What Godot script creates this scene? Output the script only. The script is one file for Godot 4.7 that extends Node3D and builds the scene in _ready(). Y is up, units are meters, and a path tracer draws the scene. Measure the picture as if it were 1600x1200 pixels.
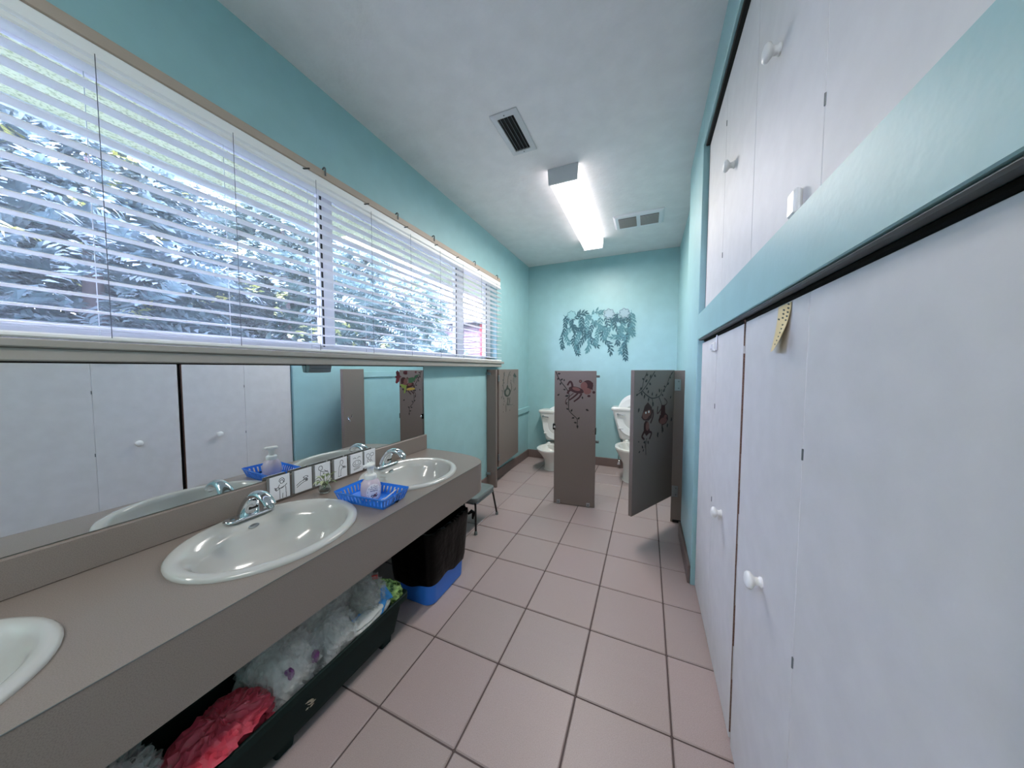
extends Node3D
# A preschool washroom: window wall with vanity on the left, two small stalls at the end, cupboards on the right.
# Metres; x to the right, y up, the room runs towards -z; the camera stands at x = z = 0.

const LEFT := -1.425
const FAR := -3.8
const RIGHT := 0.29
const FACE := 0.235
const TOP := 2.46

var rng := RandomNumberGenerator.new()
var counts := {}
var M := {}

# ---------------------------------------------------------------- mesh helpers
func finish(s: PackedVector3Array, closed := true, crease := 40.0, uvs := PackedVector2Array()) -> ArrayMesh:
	# s: triangle soup, counter-clockwise seen from outside; smooth where faces meet under the crease angle
	var n := s.size() / 3
	var vol := 0.0
	if closed:
		for i in n:
			vol += s[3 * i].dot(s[3 * i + 1].cross(s[3 * i + 2]))
	var flip := closed and vol < 0.0
	var fn := PackedVector3Array()
	var around := {}
	for i in n:
		var a := s[3 * i]
		var c := (s[3 * i + 1] - a).cross(s[3 * i + 2] - a)
		fn.append(-c if flip else c)
		for k in 3:
			var key := Vector3i((s[3 * i + k] * 20000.0).round())
			if around.has(key):
				around[key].append(i)
			else:
				around[key] = [i]
	var v := PackedVector3Array()
	var nn := PackedVector3Array()
	var uu := PackedVector2Array()
	var lim := cos(deg_to_rad(crease))
	for i in n:
		var f := fn[i].normalized()
		if f == Vector3.ZERO:
			continue
		for k in ([0, 1, 2] if flip else [0, 2, 1]):
			var p := s[3 * i + k]
			var sum := Vector3.ZERO
			for j in around[Vector3i((p * 20000.0).round())]:
				var g := fn[j]
				if g.dot(f) >= lim * g.length() - 1e-12:
					sum += g
			v.append(p)
			nn.append(sum.normalized() if sum.length() > 0.0 else f)
			if uvs.size():
				uu.append(uvs[3 * i + k])
	var arr := []
	arr.resize(Mesh.ARRAY_MAX)
	arr[Mesh.ARRAY_VERTEX] = v
	arr[Mesh.ARRAY_NORMAL] = nn
	if uvs.size():
		arr[Mesh.ARRAY_TEX_UV] = uu
	var m := ArrayMesh.new()
	m.add_surface_from_arrays(Mesh.PRIMITIVE_TRIANGLES, arr)
	return m

func moved(s: PackedVector3Array, t: Transform3D) -> PackedVector3Array:
	var r := PackedVector3Array()
	for p in s:
		r.append(t * p)
	return r

func at(x: float, y: float, z: float) -> Transform3D:
	return Transform3D(Basis(), Vector3(x, y, z))

func quad(s: PackedVector3Array, a: Vector3, b: Vector3, c: Vector3, d: Vector3) -> void:
	s.append_array([a, b, c, a, c, d])

func loft(rings: Array, cap0 := true, cap1 := true, shut := true) -> PackedVector3Array:
	var s := PackedVector3Array()
	var n: int = rings[0].size()
	for i in rings.size() - 1:
		for j in (n if shut else n - 1):
			var k := (j + 1) % n
			quad(s, rings[i][j], rings[i][k], rings[i + 1][k], rings[i + 1][j])
	for e in [[cap0, 0, false], [cap1, rings.size() - 1, true]]:
		if not e[0]:
			continue
		var r: PackedVector3Array = rings[e[1]]
		var c := Vector3.ZERO
		for p in r:
			c += p / float(n)
		for j in n:
			if e[2]:
				s.append_array([r[j], r[(j + 1) % n], c])
			else:
				s.append_array([r[(j + 1) % n], r[j], c])
	return s

func box(x: float, y: float, z: float, b := 0.003) -> PackedVector3Array:
	# a chamfered box centred on the origin
	var h := Vector3(x, y, z) / 2.0
	b = minf(b, minf(h.x, minf(h.y, h.z)) * 0.9)
	var rings := []
	for q in [[-h.y, b], [-h.y + b, 0.0], [h.y - b, 0.0], [h.y, b]]:
		var e: float = q[1]
		var r := PackedVector3Array()
		for c in [[1, 1], [-1, 1], [-1, -1], [1, -1]]:
			var sx: float = c[0]
			var sz: float = c[1]
			var p := Vector3(sx * (h.x - e), q[0], sz * (h.z - e))
			var u := p - Vector3(sx * (b if e == 0.0 else 0.0), 0, 0)
			var w := p - Vector3(0, 0, sz * (b if e == 0.0 else 0.0))
			if sx * sz > 0.0:
				r.append_array([w, u])
			else:
				r.append_array([u, w])
		rings.append(r)
	return loft(rings)

func bar(a: Vector3, b: Vector3) -> PackedVector3Array:
	# a box between two corners
	return moved(box(absf(b.x - a.x), absf(b.y - a.y), absf(b.z - a.z)), Transform3D(Basis(), (a + b) / 2.0))

func lathe(profile: Array, n := 24) -> PackedVector3Array:
	# profile: [radius, height] from the bottom up, about y
	var rings := []
	for q in profile:
		var r := PackedVector3Array()
		for j in n:
			var t := TAU * j / n
			r.append(Vector3(q[0] * cos(t), q[1], q[0] * sin(t)))
		rings.append(r)
	return loft(rings)

func tube(path: Array, radius, n := 8) -> PackedVector3Array:
	# radius: a number, or one [width, height] or number per point
	var rings := []
	var side := Vector3.ZERO
	for i in path.size():
		var d: Vector3 = (path[mini(i + 1, path.size() - 1)] - path[maxi(i - 1, 0)]).normalized()
		if side == Vector3.ZERO:
			side = d.cross(Vector3.UP if absf(d.y) < 0.95 else Vector3.RIGHT).normalized()
		side = (side - d * side.dot(d)).normalized()
		var up := side.cross(d)
		var q = radius[i] if radius is Array else radius
		var rx: float = q[0] if q is Array else q
		var ry: float = q[1] if q is Array else q
		var r := PackedVector3Array()
		for j in n:
			var t := TAU * j / n
			r.append(path[i] + side * rx * cos(t) + up * ry * sin(t))
		rings.append(r)
	return loft(rings)

func curve(pts: Array, steps := 6) -> Array:
	# Catmull-Rom through the points
	var out := []
	for i in pts.size() - 1:
		var p0 = pts[maxi(i - 1, 0)]
		var p3 = pts[mini(i + 2, pts.size() - 1)]
		for k in steps:
			out.append(pts[i].cubic_interpolate(pts[i + 1], p0, p3, float(k) / steps))
	out.append(pts[-1])
	return out

func egg(hw: float, hl: float, y: float, cz: float, e := 2.0, n := 36, cx := 0.0) -> PackedVector3Array:
	var r := PackedVector3Array()
	for j in n:
		var t := TAU * j / n
		var c := cos(t)
		var s := sin(t)
		r.append(Vector3(cx + hw * signf(c) * pow(absf(c), 2.0 / e), y, cz + hl * signf(s) * pow(absf(s), 2.0 / e)))
	return r

func rrect(w: float, d: float, rad: float, y: float, cx := 0.0, cz := 0.0, n := 5) -> PackedVector3Array:
	var r := PackedVector3Array()
	for q in 4:
		var sx := 1.0 if q == 0 or q == 3 else -1.0
		var sz := 1.0 if q < 2 else -1.0
		for k in n:
			var t := (q + float(k) / (n - 1)) * PI / 2.0
			r.append(Vector3(cx + sx * (w / 2 - rad) + rad * cos(t), y, cz + sz * (d / 2 - rad) + rad * sin(t)))
	return r

func slab(poly: PackedVector2Array, depth: float) -> PackedVector3Array:
	# a flat outline in x, y made solid from z = 0 to z = depth
	var s := PackedVector3Array()
	if Geometry2D.is_polygon_clockwise(poly):
		poly.reverse()
	var t := Geometry2D.triangulate_polygon(poly)
	for i in range(0, t.size(), 3):
		var a := poly[t[i]]
		var b := poly[t[i + 1]]
		var c := poly[t[i + 2]]
		if (b - a).cross(c - a) < 0.0:
			var w := b
			b = c
			c = w
		s.append_array([Vector3(a.x, a.y, depth), Vector3(b.x, b.y, depth), Vector3(c.x, c.y, depth)])
		s.append_array([Vector3(a.x, a.y, 0), Vector3(c.x, c.y, 0), Vector3(b.x, b.y, 0)])
	for i in poly.size():
		var a := poly[i]
		var b := poly[(i + 1) % poly.size()]
		quad(s, Vector3(a.x, a.y, 0), Vector3(b.x, b.y, 0), Vector3(b.x, b.y, depth), Vector3(a.x, a.y, depth))
	return s

func ribbon(pts: Array, w0: float, w1: float) -> PackedVector2Array:
	# outline of a stroke through the points, tapering from w0 to w1
	var l := PackedVector2Array()
	var r := PackedVector2Array()
	for i in pts.size():
		var d: Vector2 = (pts[mini(i + 1, pts.size() - 1)] - pts[maxi(i - 1, 0)]).normalized()
		var w := lerpf(w0, w1, float(i) / (pts.size() - 1)) / 2.0
		l.append(pts[i] + d.orthogonal() * w)
		r.append(pts[i] - d.orthogonal() * w)
	r.reverse()
	l.append_array(r)
	return l

func leaf2(p: Vector2, angle: float, length: float, width: float) -> PackedVector2Array:
	var d := Vector2.from_angle(angle)
	var o := d.orthogonal()
	return PackedVector2Array([p, p + d * length * 0.3 + o * width * 0.45, p + d * length * 0.6 + o * width * 0.42, p + d * length, p + d * length * 0.6 - o * width * 0.42, p + d * length * 0.3 - o * width * 0.45])

func oval2(c: Vector2, rx: float, ry: float, tilt := 0.0, n := 18) -> PackedVector2Array:
	var r := PackedVector2Array()
	for j in n:
		var t := TAU * j / n
		r.append(c + Vector2(rx * cos(t), ry * sin(t)).rotated(tilt))
	return r

# ---------------------------------------------------------------- node helpers
func called_so(parent: Node, called: String) -> String:
	var key := str(parent.get_instance_id()) + called
	counts[key] = counts.get(key, -1) + 1
	return called if counts[key] == 0 else "%s_%03d" % [called, counts[key]]

func part(parent: Node, called: String, mesh: Mesh, mat: Material, pos := Vector3.ZERO, turn := Vector3.ZERO, label := "") -> MeshInstance3D:
	var o := MeshInstance3D.new()
	o.name = called_so(parent, called)
	o.mesh = mesh
	o.material_override = mat
	o.position = pos
	o.rotation = turn
	if label:
		o.set_meta("label", label)
	parent.add_child(o, true)
	return o

func thing(called: String, label: String, category: String, pos := Vector3.ZERO, turn := 0.0, group := "", kind := "") -> Node3D:
	var o := Node3D.new()
	o.name = called_so(self, called)
	o.position = pos
	o.rotation.y = turn
	tag(o, label, category, group, kind)
	add_child(o, true)
	return o

func tag(o: Node, label: String, category: String, group := "", kind := "") -> void:
	o.set_meta("label", label)
	o.set_meta("category", category)
	if group:
		o.set_meta("group", group)
	if kind:
		o.set_meta("kind", kind)

func setting(called: String, s: PackedVector3Array, mat: Material, label: String, category: String) -> MeshInstance3D:
	var o := part(self, called, finish(s), mat)
	tag(o, label, category, "", "structure")
	return o

# ---------------------------------------------------------------- material helpers
func paint(c: Color, rough := 0.6, metal := 0.0, spec := 0.5) -> StandardMaterial3D:
	var m := StandardMaterial3D.new()
	m.albedo_color = c
	m.roughness = rough
	m.metallic = metal
	m.metallic_specular = spec
	return m

func noise_tex(freq: float, ramp: Array, type := FastNoiseLite.TYPE_SIMPLEX_SMOOTH, size := 512, normal := false, strength := 4.0, seed_no := 1, octaves := 4) -> NoiseTexture2D:
	var f := FastNoiseLite.new()
	f.noise_type = type
	f.frequency = freq
	f.seed = seed_no
	f.fractal_octaves = octaves
	var t := NoiseTexture2D.new()
	t.width = size
	t.height = size
	t.seamless = true
	t.noise = f
	if normal:
		t.as_normal_map = true
		t.bump_strength = strength
	elif ramp.size():
		var g := Gradient.new()
		g.offsets = PackedFloat32Array(ramp.map(func(q): return q[0]))
		g.colors = PackedColorArray(ramp.map(func(q): return q[1]))
		t.color_ramp = g
	return t

func textured(m: StandardMaterial3D, tex: Texture2D, per_metre: float, norm: Texture2D = null, depth := 1.0) -> StandardMaterial3D:
	m.uv1_triplanar = true
	m.uv1_world_triplanar = true
	m.uv1_scale = Vector3.ONE * per_metre
	if tex:
		m.albedo_texture = tex
	if norm:
		m.normal_enabled = true
		m.normal_texture = norm
		m.normal_scale = depth
	return m

func grey(v: float, a := 1.0) -> Color:
	return Color(v, v, v, a)

func clear(c: Color, alpha: float, rough := 0.05) -> StandardMaterial3D:
	var m := paint(Color(c, alpha), rough)
	m.transparency = BaseMaterial3D.TRANSPARENCY_ALPHA
	m.cull_mode = BaseMaterial3D.CULL_DISABLED
	return m

func make_materials() -> void:
	var mottled := noise_tex(0.01, [[0.0, grey(0.965)], [1.0, grey(1.0)]])
	var roller := noise_tex(0.09, [], FastNoiseLite.TYPE_SIMPLEX_SMOOTH, 512, true, 3.0)
	M.teal = textured(paint(Color(0.625, 0.785, 0.80), 0.45), mottled, 1.1, roller, 0.04)
	M.ceiling = textured(paint(Color(0.93, 0.925, 0.925), 0.85), mottled, 1.3, noise_tex(0.05, [], FastNoiseLite.TYPE_CELLULAR, 512, true, 5.0), 0.2)
	M.tiles = []
	var speck := noise_tex(0.35, [[0.0, grey(0.86)], [0.42, grey(0.95)], [0.6, grey(1.0)], [1.0, grey(1.0)]], FastNoiseLite.TYPE_SIMPLEX, 512, false, 1.0, 4, 3)
	for k in 4:
		M.tiles.append(textured(paint([Color(0.685, 0.62, 0.612), Color(0.675, 0.615, 0.607), Color(0.695, 0.627, 0.619), Color(0.68, 0.613, 0.609)][k], 0.42, 0.0, 0.45), speck, 2.0))
	M.grout = textured(paint(Color(0.36, 0.31, 0.31), 0.9), speck, 3.0)
	M.laminate = textured(paint(Color(0.56, 0.515, 0.49), 0.3, 0.0, 0.5), noise_tex(0.2, [[0.0, grey(0.84)], [0.5, grey(0.97)], [1.0, grey(1.0)]], FastNoiseLite.TYPE_SIMPLEX, 512, false, 1.0, 9), 3.0)
	M.panel = textured(paint(Color(0.52, 0.465, 0.44), 0.55), noise_tex(0.25, [[0.0, grey(0.9)], [1.0, grey(1.0)]], FastNoiseLite.TYPE_SIMPLEX, 512, false, 1.0, 3), 3.0)
	M.door = textured(paint(Color(0.87, 0.865, 0.87), 0.55), mottled, 2.0)
	M.chip = textured(paint(Color(0.50, 0.40, 0.36), 0.9), noise_tex(0.12, [[0.0, Color(0.6, 0.5, 0.46)], [0.45, Color(0.85, 0.75, 0.7)], [0.5, Color(1.0, 1.0, 1.0)], [1.0, Color(0.9, 0.85, 0.82)]]), 4.0)
	M.base = paint(Color(0.45, 0.385, 0.37), 0.5)
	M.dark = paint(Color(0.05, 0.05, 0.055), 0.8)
	M.track = paint(Color(0.42, 0.44, 0.45), 0.45, 0.3)
	M.trim = textured(paint(Color(0.66, 0.64, 0.615), 0.45), mottled, 2.0)
	M.beige = textured(paint(Color(0.73, 0.66, 0.60), 0.5), mottled, 2.0)
	M.vinyl = paint(Color(0.9, 0.9, 0.92), 0.3)
	M.slat = paint(Color(0.965, 0.965, 0.965), 0.4)
	M.gasket = paint(Color(0.12, 0.13, 0.15), 0.6)
	M.cord = paint(Color(0.78, 0.79, 0.8), 0.7)
	M.darkcord = paint(Color(0.3, 0.31, 0.33), 0.7)
	M.glass = clear(Color(0.92, 0.97, 1.0), 0.06, 0.0)
	M.mirror = paint(Color(0.93, 0.95, 0.95), 0.0, 1.0)
	M.china = paint(Color(0.9, 0.895, 0.88), 0.12, 0.0, 0.6)
	M.seat = paint(Color(0.92, 0.92, 0.915), 0.22)
	M.chrome = paint(Color(0.86, 0.88, 0.9), 0.07, 1.0)
	M.steel = paint(Color(0.62, 0.63, 0.64), 0.28, 1.0)
	M.black = paint(Color(0.02, 0.02, 0.022), 0.25)
	M.white = paint(Color(0.93, 0.93, 0.925), 0.3)
	M.paper = paint(Color(0.9, 0.9, 0.93), 0.6)
	M.cardback = paint(Color(0.5, 0.5, 0.5), 0.35)
	M.vine = paint(Color(0.13, 0.11, 0.09), 0.5)
	M.brown = paint(Color(0.22, 0.06, 0.055), 0.5)
	M.tan = paint(Color(0.47, 0.30, 0.265), 0.5)
	M.mural = paint(Color(0.32, 0.52, 0.55), 0.6)
	M.mural_dark = paint(Color(0.19, 0.36, 0.40), 0.6)
	M.petal = paint(Color(0.55, 0.73, 0.75), 0.6)
	M.bloom = paint(Color(0.60, 0.70, 0.74), 0.6)
	M.blue = paint(Color(0.15, 0.44, 0.82), 0.35)
	M.basket = paint(Color(0.17, 0.50, 0.92), 0.22)
	M.green_box = textured(paint(Color(0.075, 0.16, 0.155), 0.62, 0.0, 0.3), noise_tex(0.3, [[0.0, grey(0.85)], [1.0, grey(1.0)]]), 6.0)
	M.liner = paint(Color(0.010, 0.010, 0.012), 0.36, 0.0, 0.22)
	M.liner.normal_enabled = true
	M.liner.normal_texture = noise_tex(0.012, [], FastNoiseLite.TYPE_SIMPLEX_SMOOTH, 256, true, 2.5, 5)
	M.liner.uv1_triplanar = true
	M.liner.uv1_scale = Vector3(3, 9, 9)
	M.stool = paint(Color(0.45, 0.49, 0.49), 0.4)
	M.soap = paint(Color(0.82, 0.76, 0.82), 0.18)
	M.film = clear(Color(1.0, 1.0, 1.0), 0.14, 0.07)
	M.cloth = textured(paint(Color(0.97, 0.95, 0.945), 0.8), noise_tex(0.02, [[0.0, grey(0.86)], [1.0, grey(1.0)]]), 6.0)
	M.pink = paint(Color(0.80, 0.28, 0.35), 0.32)
	M.sky_blue = paint(Color(0.28, 0.62, 0.92), 0.35)
	M.purple = paint(Color(0.5, 0.25, 0.5), 0.5)
	M.indigo = paint(Color(0.16, 0.13, 0.26), 0.4)
	M.note = paint(Color(0.90, 0.82, 0.62), 0.7)
	M.ink = paint(Color(0.25, 0.28, 0.27), 0.7)
	M.soffit = textured(paint(Color(0.90, 0.88, 0.70), 0.9), noise_tex(0.06, [[0.0, Color(0.62, 0.62, 0.5)], [0.3, Color(0.85, 0.85, 0.75)], [0.45, grey(1.0)], [1.0, grey(1.0)]], FastNoiseLite.TYPE_SIMPLEX, 512, false, 1.0, 8), 1.5)
	M.leaf = paint(Color(1, 1, 1), 0.8, 0.0, 0.2)
	M.leaf.cull_mode = BaseMaterial3D.CULL_DISABLED
	M.leaf.vertex_color_use_as_albedo = true
	M.bark = paint(Color(0.3, 0.24, 0.22), 0.9)
	M.brick = textured(paint(Color(0.52, 0.42, 0.46), 0.85), mottled, 1.0)
	M.redpost = paint(Color(0.72, 0.14, 0.12), 0.5)
	M.roofing = paint(Color(0.35, 0.34, 0.36), 0.9)
	M.lawn = textured(paint(Color(0.36, 0.355, 0.34), 0.95), noise_tex(0.05, [[0.0, grey(0.7)], [1.0, grey(1.0)]]), 0.7)

# ---------------------------------------------------------------- camera and light
func set_up_view() -> void:
	var cam := Camera3D.new()
	cam.name = "camera"
	cam.fov = 102.138
	cam.near = 0.03
	cam.far = 200.0
	cam.position = Vector3(0, 1.1577, 0)
	cam.basis = Basis(Vector3.UP, deg_to_rad(23.553)) * Basis(Vector3.RIGHT, deg_to_rad(-2.829)) * Basis(Vector3.BACK, deg_to_rad(0.106))
	add_child(cam)
	cam.current = true
	var e := Environment.new()
	var sky := ProceduralSkyMaterial.new()      # bright overcast
	sky.sky_top_color = Color(0.75, 0.80, 1.0)
	sky.sky_horizon_color = Color(0.85, 0.87, 1.0)
	sky.ground_bottom_color = Color(0.35, 0.37, 0.38)
	sky.ground_horizon_color = Color(0.6, 0.63, 0.66)
	sky.sky_energy_multiplier = 5.4
	sky.ground_energy_multiplier = 1.0
	e.background_mode = Environment.BG_SKY
	e.sky = Sky.new()
	e.sky.sky_material = sky
	e.tonemap_mode = Environment.TONE_MAPPER_LINEAR
	e.tonemap_exposure = 1.28
	e.sdfgi_enabled = true
	e.ssao_enabled = true
	e.ssil_enabled = true
	var w := WorldEnvironment.new()
	w.name = "world_environment"
	w.environment = e
	add_child(w)

# ---------------------------------------------------------------- the room
func room() -> void:
	# floor: a grout bed with every tile a piece of its own
	var fl := setting("floor", bar(Vector3(-1.6, -0.12, -3.95), Vector3(1.0, -0.004, 2.3)), M.grout, "floor of pinkish grey square tiles with dark joints", "floor")
	var whole := finish(moved(box(0.2995, 0.02, 0.2995, 0.003), at(0, -0.01, 0)))
	for i in range(-3, 4):
		for j in range(-10, 11):
			var x0 := -0.8192 + 0.305 * i
			var z0 := -0.7432 - 0.305 * j
			if z0 < FAR + 0.001 or x0 > RIGHT - 0.01:
				continue
			var x1 := minf(x0 + 0.305, RIGHT)
			var z1 := maxf(z0 - 0.305, FAR)
			if x0 < LEFT:
				x0 = LEFT
			if z0 > 2.2:
				continue
			var m: Mesh = whole
			if x1 - x0 < 0.3 or z0 - z1 < 0.3:
				m = finish(moved(box(x1 - x0 - 0.0055, 0.02, z0 - z1 - 0.0055, 0.003), at(0, -0.01, 0)))
			part(fl, "tile", m, M.tiles[rng.randi() % 4], Vector3((x0 + x1) / 2, rng.randf_range(-0.0005, 0.0005), (z0 + z1) / 2))
	setting("ceiling", bar(Vector3(-1.6, TOP, -3.95), Vector3(1.0, TOP + 0.15, 2.3)), M.ceiling, "white ceiling with a fine sprayed stipple", "ceiling")
	# left wall round the window opening (z -2.88 .. 0.55, y 1.225 .. 2.065)
	var s := PackedVector3Array()
	for q in [[0.0, 1.2, -3.95, 2.3], [2.065, TOP, -3.95, 2.3], [1.2, 2.065, -3.95, -2.88], [1.2, 2.065, 0.55, 2.3]]:
		s.append_array(moved(box(0.16, q[1] - q[0], q[3] - q[2], 0.0005), at(LEFT - 0.08, (q[0] + q[1]) / 2, (q[2] + q[3]) / 2)))
	setting("wall_left", s, M.teal, "pale turquoise wall with the long window above the counter", "wall")
	setting("wall_far", bar(Vector3(LEFT - 0.16, 0, FAR - 0.15), Vector3(1.0, TOP, FAR)), M.teal, "pale turquoise end wall behind the two toilets", "wall")
	setting("wall_right", bar(Vector3(RIGHT, 0, -3.95), Vector3(RIGHT + 0.12, TOP, -2.3)), M.teal, "pale turquoise wall beside the right-hand stall", "wall")
	setting("wall_back", bar(Vector3(LEFT - 0.16, 0, 2.15), Vector3(1.0, TOP, 2.3)), M.teal, "turquoise wall behind the camera", "wall")
	setting("wall_closet", bar(Vector3(0.88, 0, -3.95), Vector3(1.0, TOP, 2.3)), M.door, "back wall inside the cupboards", "wall")
	# the cupboard front: a painted face with a lower and an upper opening (z -1.86 .. -0.30)
	s = PackedVector3Array()
	for q in [[0.0, TOP, -2.40, -1.862], [0.0, TOP, -0.30, 2.3], [1.31, 1.438, -1.862, -0.30], [2.28, TOP, -1.862, -0.30]]:
		s.append_array(moved(box(0.10, q[1] - q[0], q[3] - q[2], 0.002), at(FACE + 0.05, (q[0] + q[1]) / 2, (q[2] + q[3]) / 2)))
	setting("wall_cupboard", s, M.teal, "blue-painted cupboard front framing the lower and upper white doors", "wall")
	# jamb linings and tracks in the two openings
	var lin := thing("trim_1", "grey linings and black tracks inside the cupboard openings", "trim", Vector3.ZERO, 0.0, "", "structure")
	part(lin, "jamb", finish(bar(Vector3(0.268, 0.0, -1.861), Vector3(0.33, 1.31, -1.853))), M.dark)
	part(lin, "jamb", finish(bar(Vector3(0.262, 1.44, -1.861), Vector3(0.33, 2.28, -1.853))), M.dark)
	part(lin, "track", finish(bar(Vector3(0.262, 1.298, -1.86), Vector3(0.33, 1.309, -0.30))), M.dark)
	part(lin, "header_strip", finish(bar(Vector3(0.238, 1.303, -1.86), Vector3(0.256, 1.3095, -0.30))), M.track)
	part(lin, "track", finish(bar(Vector3(0.245, 2.268, -1.86), Vector3(0.33, 2.279, -0.30))), M.dark)
	# skirting
	setting("baseboard_far", bar(Vector3(LEFT, 0, FAR), Vector3(RIGHT, 0.1, FAR + 0.014)), M.base, "brown skirting along the end wall", "skirting")
	setting("baseboard_left", bar(Vector3(LEFT, 0, FAR + 0.014), Vector3(LEFT + 0.014, 0.1, -0.3)), M.base, "brown skirting under the window wall", "skirting")
	var bb := setting("baseboard_right", bar(Vector3(FACE - 0.014, 0, -2.40), Vector3(FACE, 0.1, -1.868)), M.base, "brown skirting along the blue wall before the cupboards", "skirting")
	part(bb, "skirting", finish(bar(Vector3(RIGHT - 0.014, 0, FAR + 0.014), Vector3(RIGHT, 0.1, -2.40))), M.base)
	# dado rails in the stalls
	setting("trim_2", bar(Vector3(LEFT, 0.60, FAR), Vector3(LEFT + 0.018, 0.665, -2.9)), M.teal, "turquoise dado rail on the window wall inside the left stall", "trim")
	setting("trim_3", bar(Vector3(RIGHT - 0.018, 1.05, FAR), Vector3(RIGHT, 1.12, -2.42)), M.teal, "turquoise board along the right wall of the right stall", "trim")
	# window board and the board above the blind
	var sill := setting("trim_4", bar(Vector3(LEFT - 0.09, 1.207, -2.9), Vector3(-1.352, 1.228, 0.6)), M.trim, "grey-beige window board below the blind", "window board")
	part(sill, "apron_board", finish(bar(Vector3(LEFT, 1.174, -2.86), Vector3(-1.362, 1.207, 0.6))), M.trim)

func window() -> void:
	var w := thing("window_1", "long white vinyl window of several panes behind the blind", "window", Vector3.ZERO, 0.0, "", "structure")
	var x0 := -1.55
	var x1 := -1.50
	part(w, "frame_rail", finish(bar(Vector3(x0, 1.228, -2.88), Vector3(x1, 1.268, 0.55))), M.vinyl)
	part(w, "frame_rail", finish(bar(Vector3(x0, 2.03, -2.88), Vector3(x1, 2.065, 0.55))), M.vinyl)
	part(w, "frame_stile", finish(bar(Vector3(x0, 1.228, -2.88), Vector3(x1, 2.065, -2.79))), M.vinyl)
	part(w, "frame_stile", finish(bar(Vector3(x0, 1.228, 0.47), Vector3(x1, 2.065, 0.55))), M.vinyl)
	for q in [[-1.125, -1.05], [-2.365, -2.235]]:
		part(w, "mullion", finish(bar(Vector3(-1.528, 1.25, q[0]), Vector3(x1 + 0.004, 2.05, q[1]))), M.vinyl)
		part(w, "gasket", finish(bar(Vector3(x1, 1.265, q[1] - 0.018), Vector3(x1 + 0.006, 2.03, q[1] - 0.006))), M.gasket)
	part(w, "gasket", finish(bar(Vector3(x1 - 0.002, 1.268, -2.79), Vector3(x1 + 0.004, 2.03, -2.782))), M.gasket)
	for q in [[-2.79, -2.365], [-2.235, -1.125], [-1.05, 0.47]]:
		part(w, "sash_rail", finish(bar(Vector3(-1.535, 1.266, q[0]), Vector3(-1.512, 1.285, q[1]))), M.vinyl)
		part(w, "sash_rail", finish(bar(Vector3(-1.535, 2.012, q[0]), Vector3(-1.512, 2.031, q[1]))), M.vinyl)
		part(w, "pane", finish(bar(Vector3(-1.526, 1.28, q[0]), Vector3(-1.522, 2.02, q[1]))), M.glass)

func blind() -> void:
	var b := thing("venetian_blind", "long white venetian blind with open slats hanging across the window", "blind", Vector3(-1.385, 1.23, 0))
	var z0 := -2.865
	var z1 := 0.5
	var ln := z1 - z0
	var mid := (z0 + z1) / 2
	part(b, "valance", finish(moved(box(0.036, 0.036, ln + 0.02), at(-0.016, 0.819, mid))), M.beige)
	part(b, "headrail", finish(moved(box(0.042, 0.042, ln, 0.006), at(-0.012, 0.776, mid))), M.slat)
	part(b, "headrail_lip", finish(moved(box(0.012, 0.018, ln, 0.004), at(0.006, 0.742, mid))), M.slat)
	# a slat: a shallow arch 42 mm deep
	var rings := []
	for z in [z0, z1]:
		var r := PackedVector3Array()
		for k in 7:
			var u := k / 6.0 * 2.0 - 1.0
			r.append(Vector3(u * 0.021, 0.0028 * (1.0 - u * u) + 0.0011, z))
		for k in 7:
			var u := 1.0 - k / 6.0 * 2.0
			r.append(Vector3(u * 0.021, 0.0028 * (1.0 - u * u) - 0.0011, z))
		rings.append(r)
	var sm := finish(loft(rings), true, 30.0)
	for k in 17:
		part(b, "slat", sm, M.slat, Vector3(0, 0.036 + 0.0431 * k, 0), Vector3(0, 0, rng.randf_range(-0.012, 0.012)))
	part(b, "bottom_rail", finish(moved(box(0.044, 0.014, ln, 0.004), at(0, 0.008, mid))), M.slat)
	# ladder cords, front and back, and the lift cord between them
	for k in 12:
		var z := -2.75 + 0.3 * k
		if z > z1:
			break
		part(b, "ladder_cord", finish(tube([Vector3(0.0225, 0.01, z), Vector3(0.0225, 0.76, z)], 0.0009, 5)), M.darkcord)
		part(b, "ladder_cord", finish(tube([Vector3(-0.0225, 0.01, z + 0.01), Vector3(-0.0225, 0.76, z + 0.01)], 0.0011, 5)), M.cord)
	for z in [-0.927, -1.242, -1.533, -1.83, -2.095, -2.425]:
		part(b, "valance_clip", finish(tube([Vector3(-0.012, 0.787, z + 0.035), Vector3(0.014, 0.786, z + 0.02), Vector3(0.016, 0.798, z)], 0.0028, 6)), M.gasket)
	for z in [-1.009, -1.465, -1.809, -2.37, -2.807]:
		part(b, "hook", finish(tube(curve([Vector3(-0.02, 0.842, z), Vector3(-0.006, 0.853, z), Vector3(0.004, 0.846, z), Vector3(0.004, 0.815, z)], 4), 0.0035, 6)), M.track)

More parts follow.
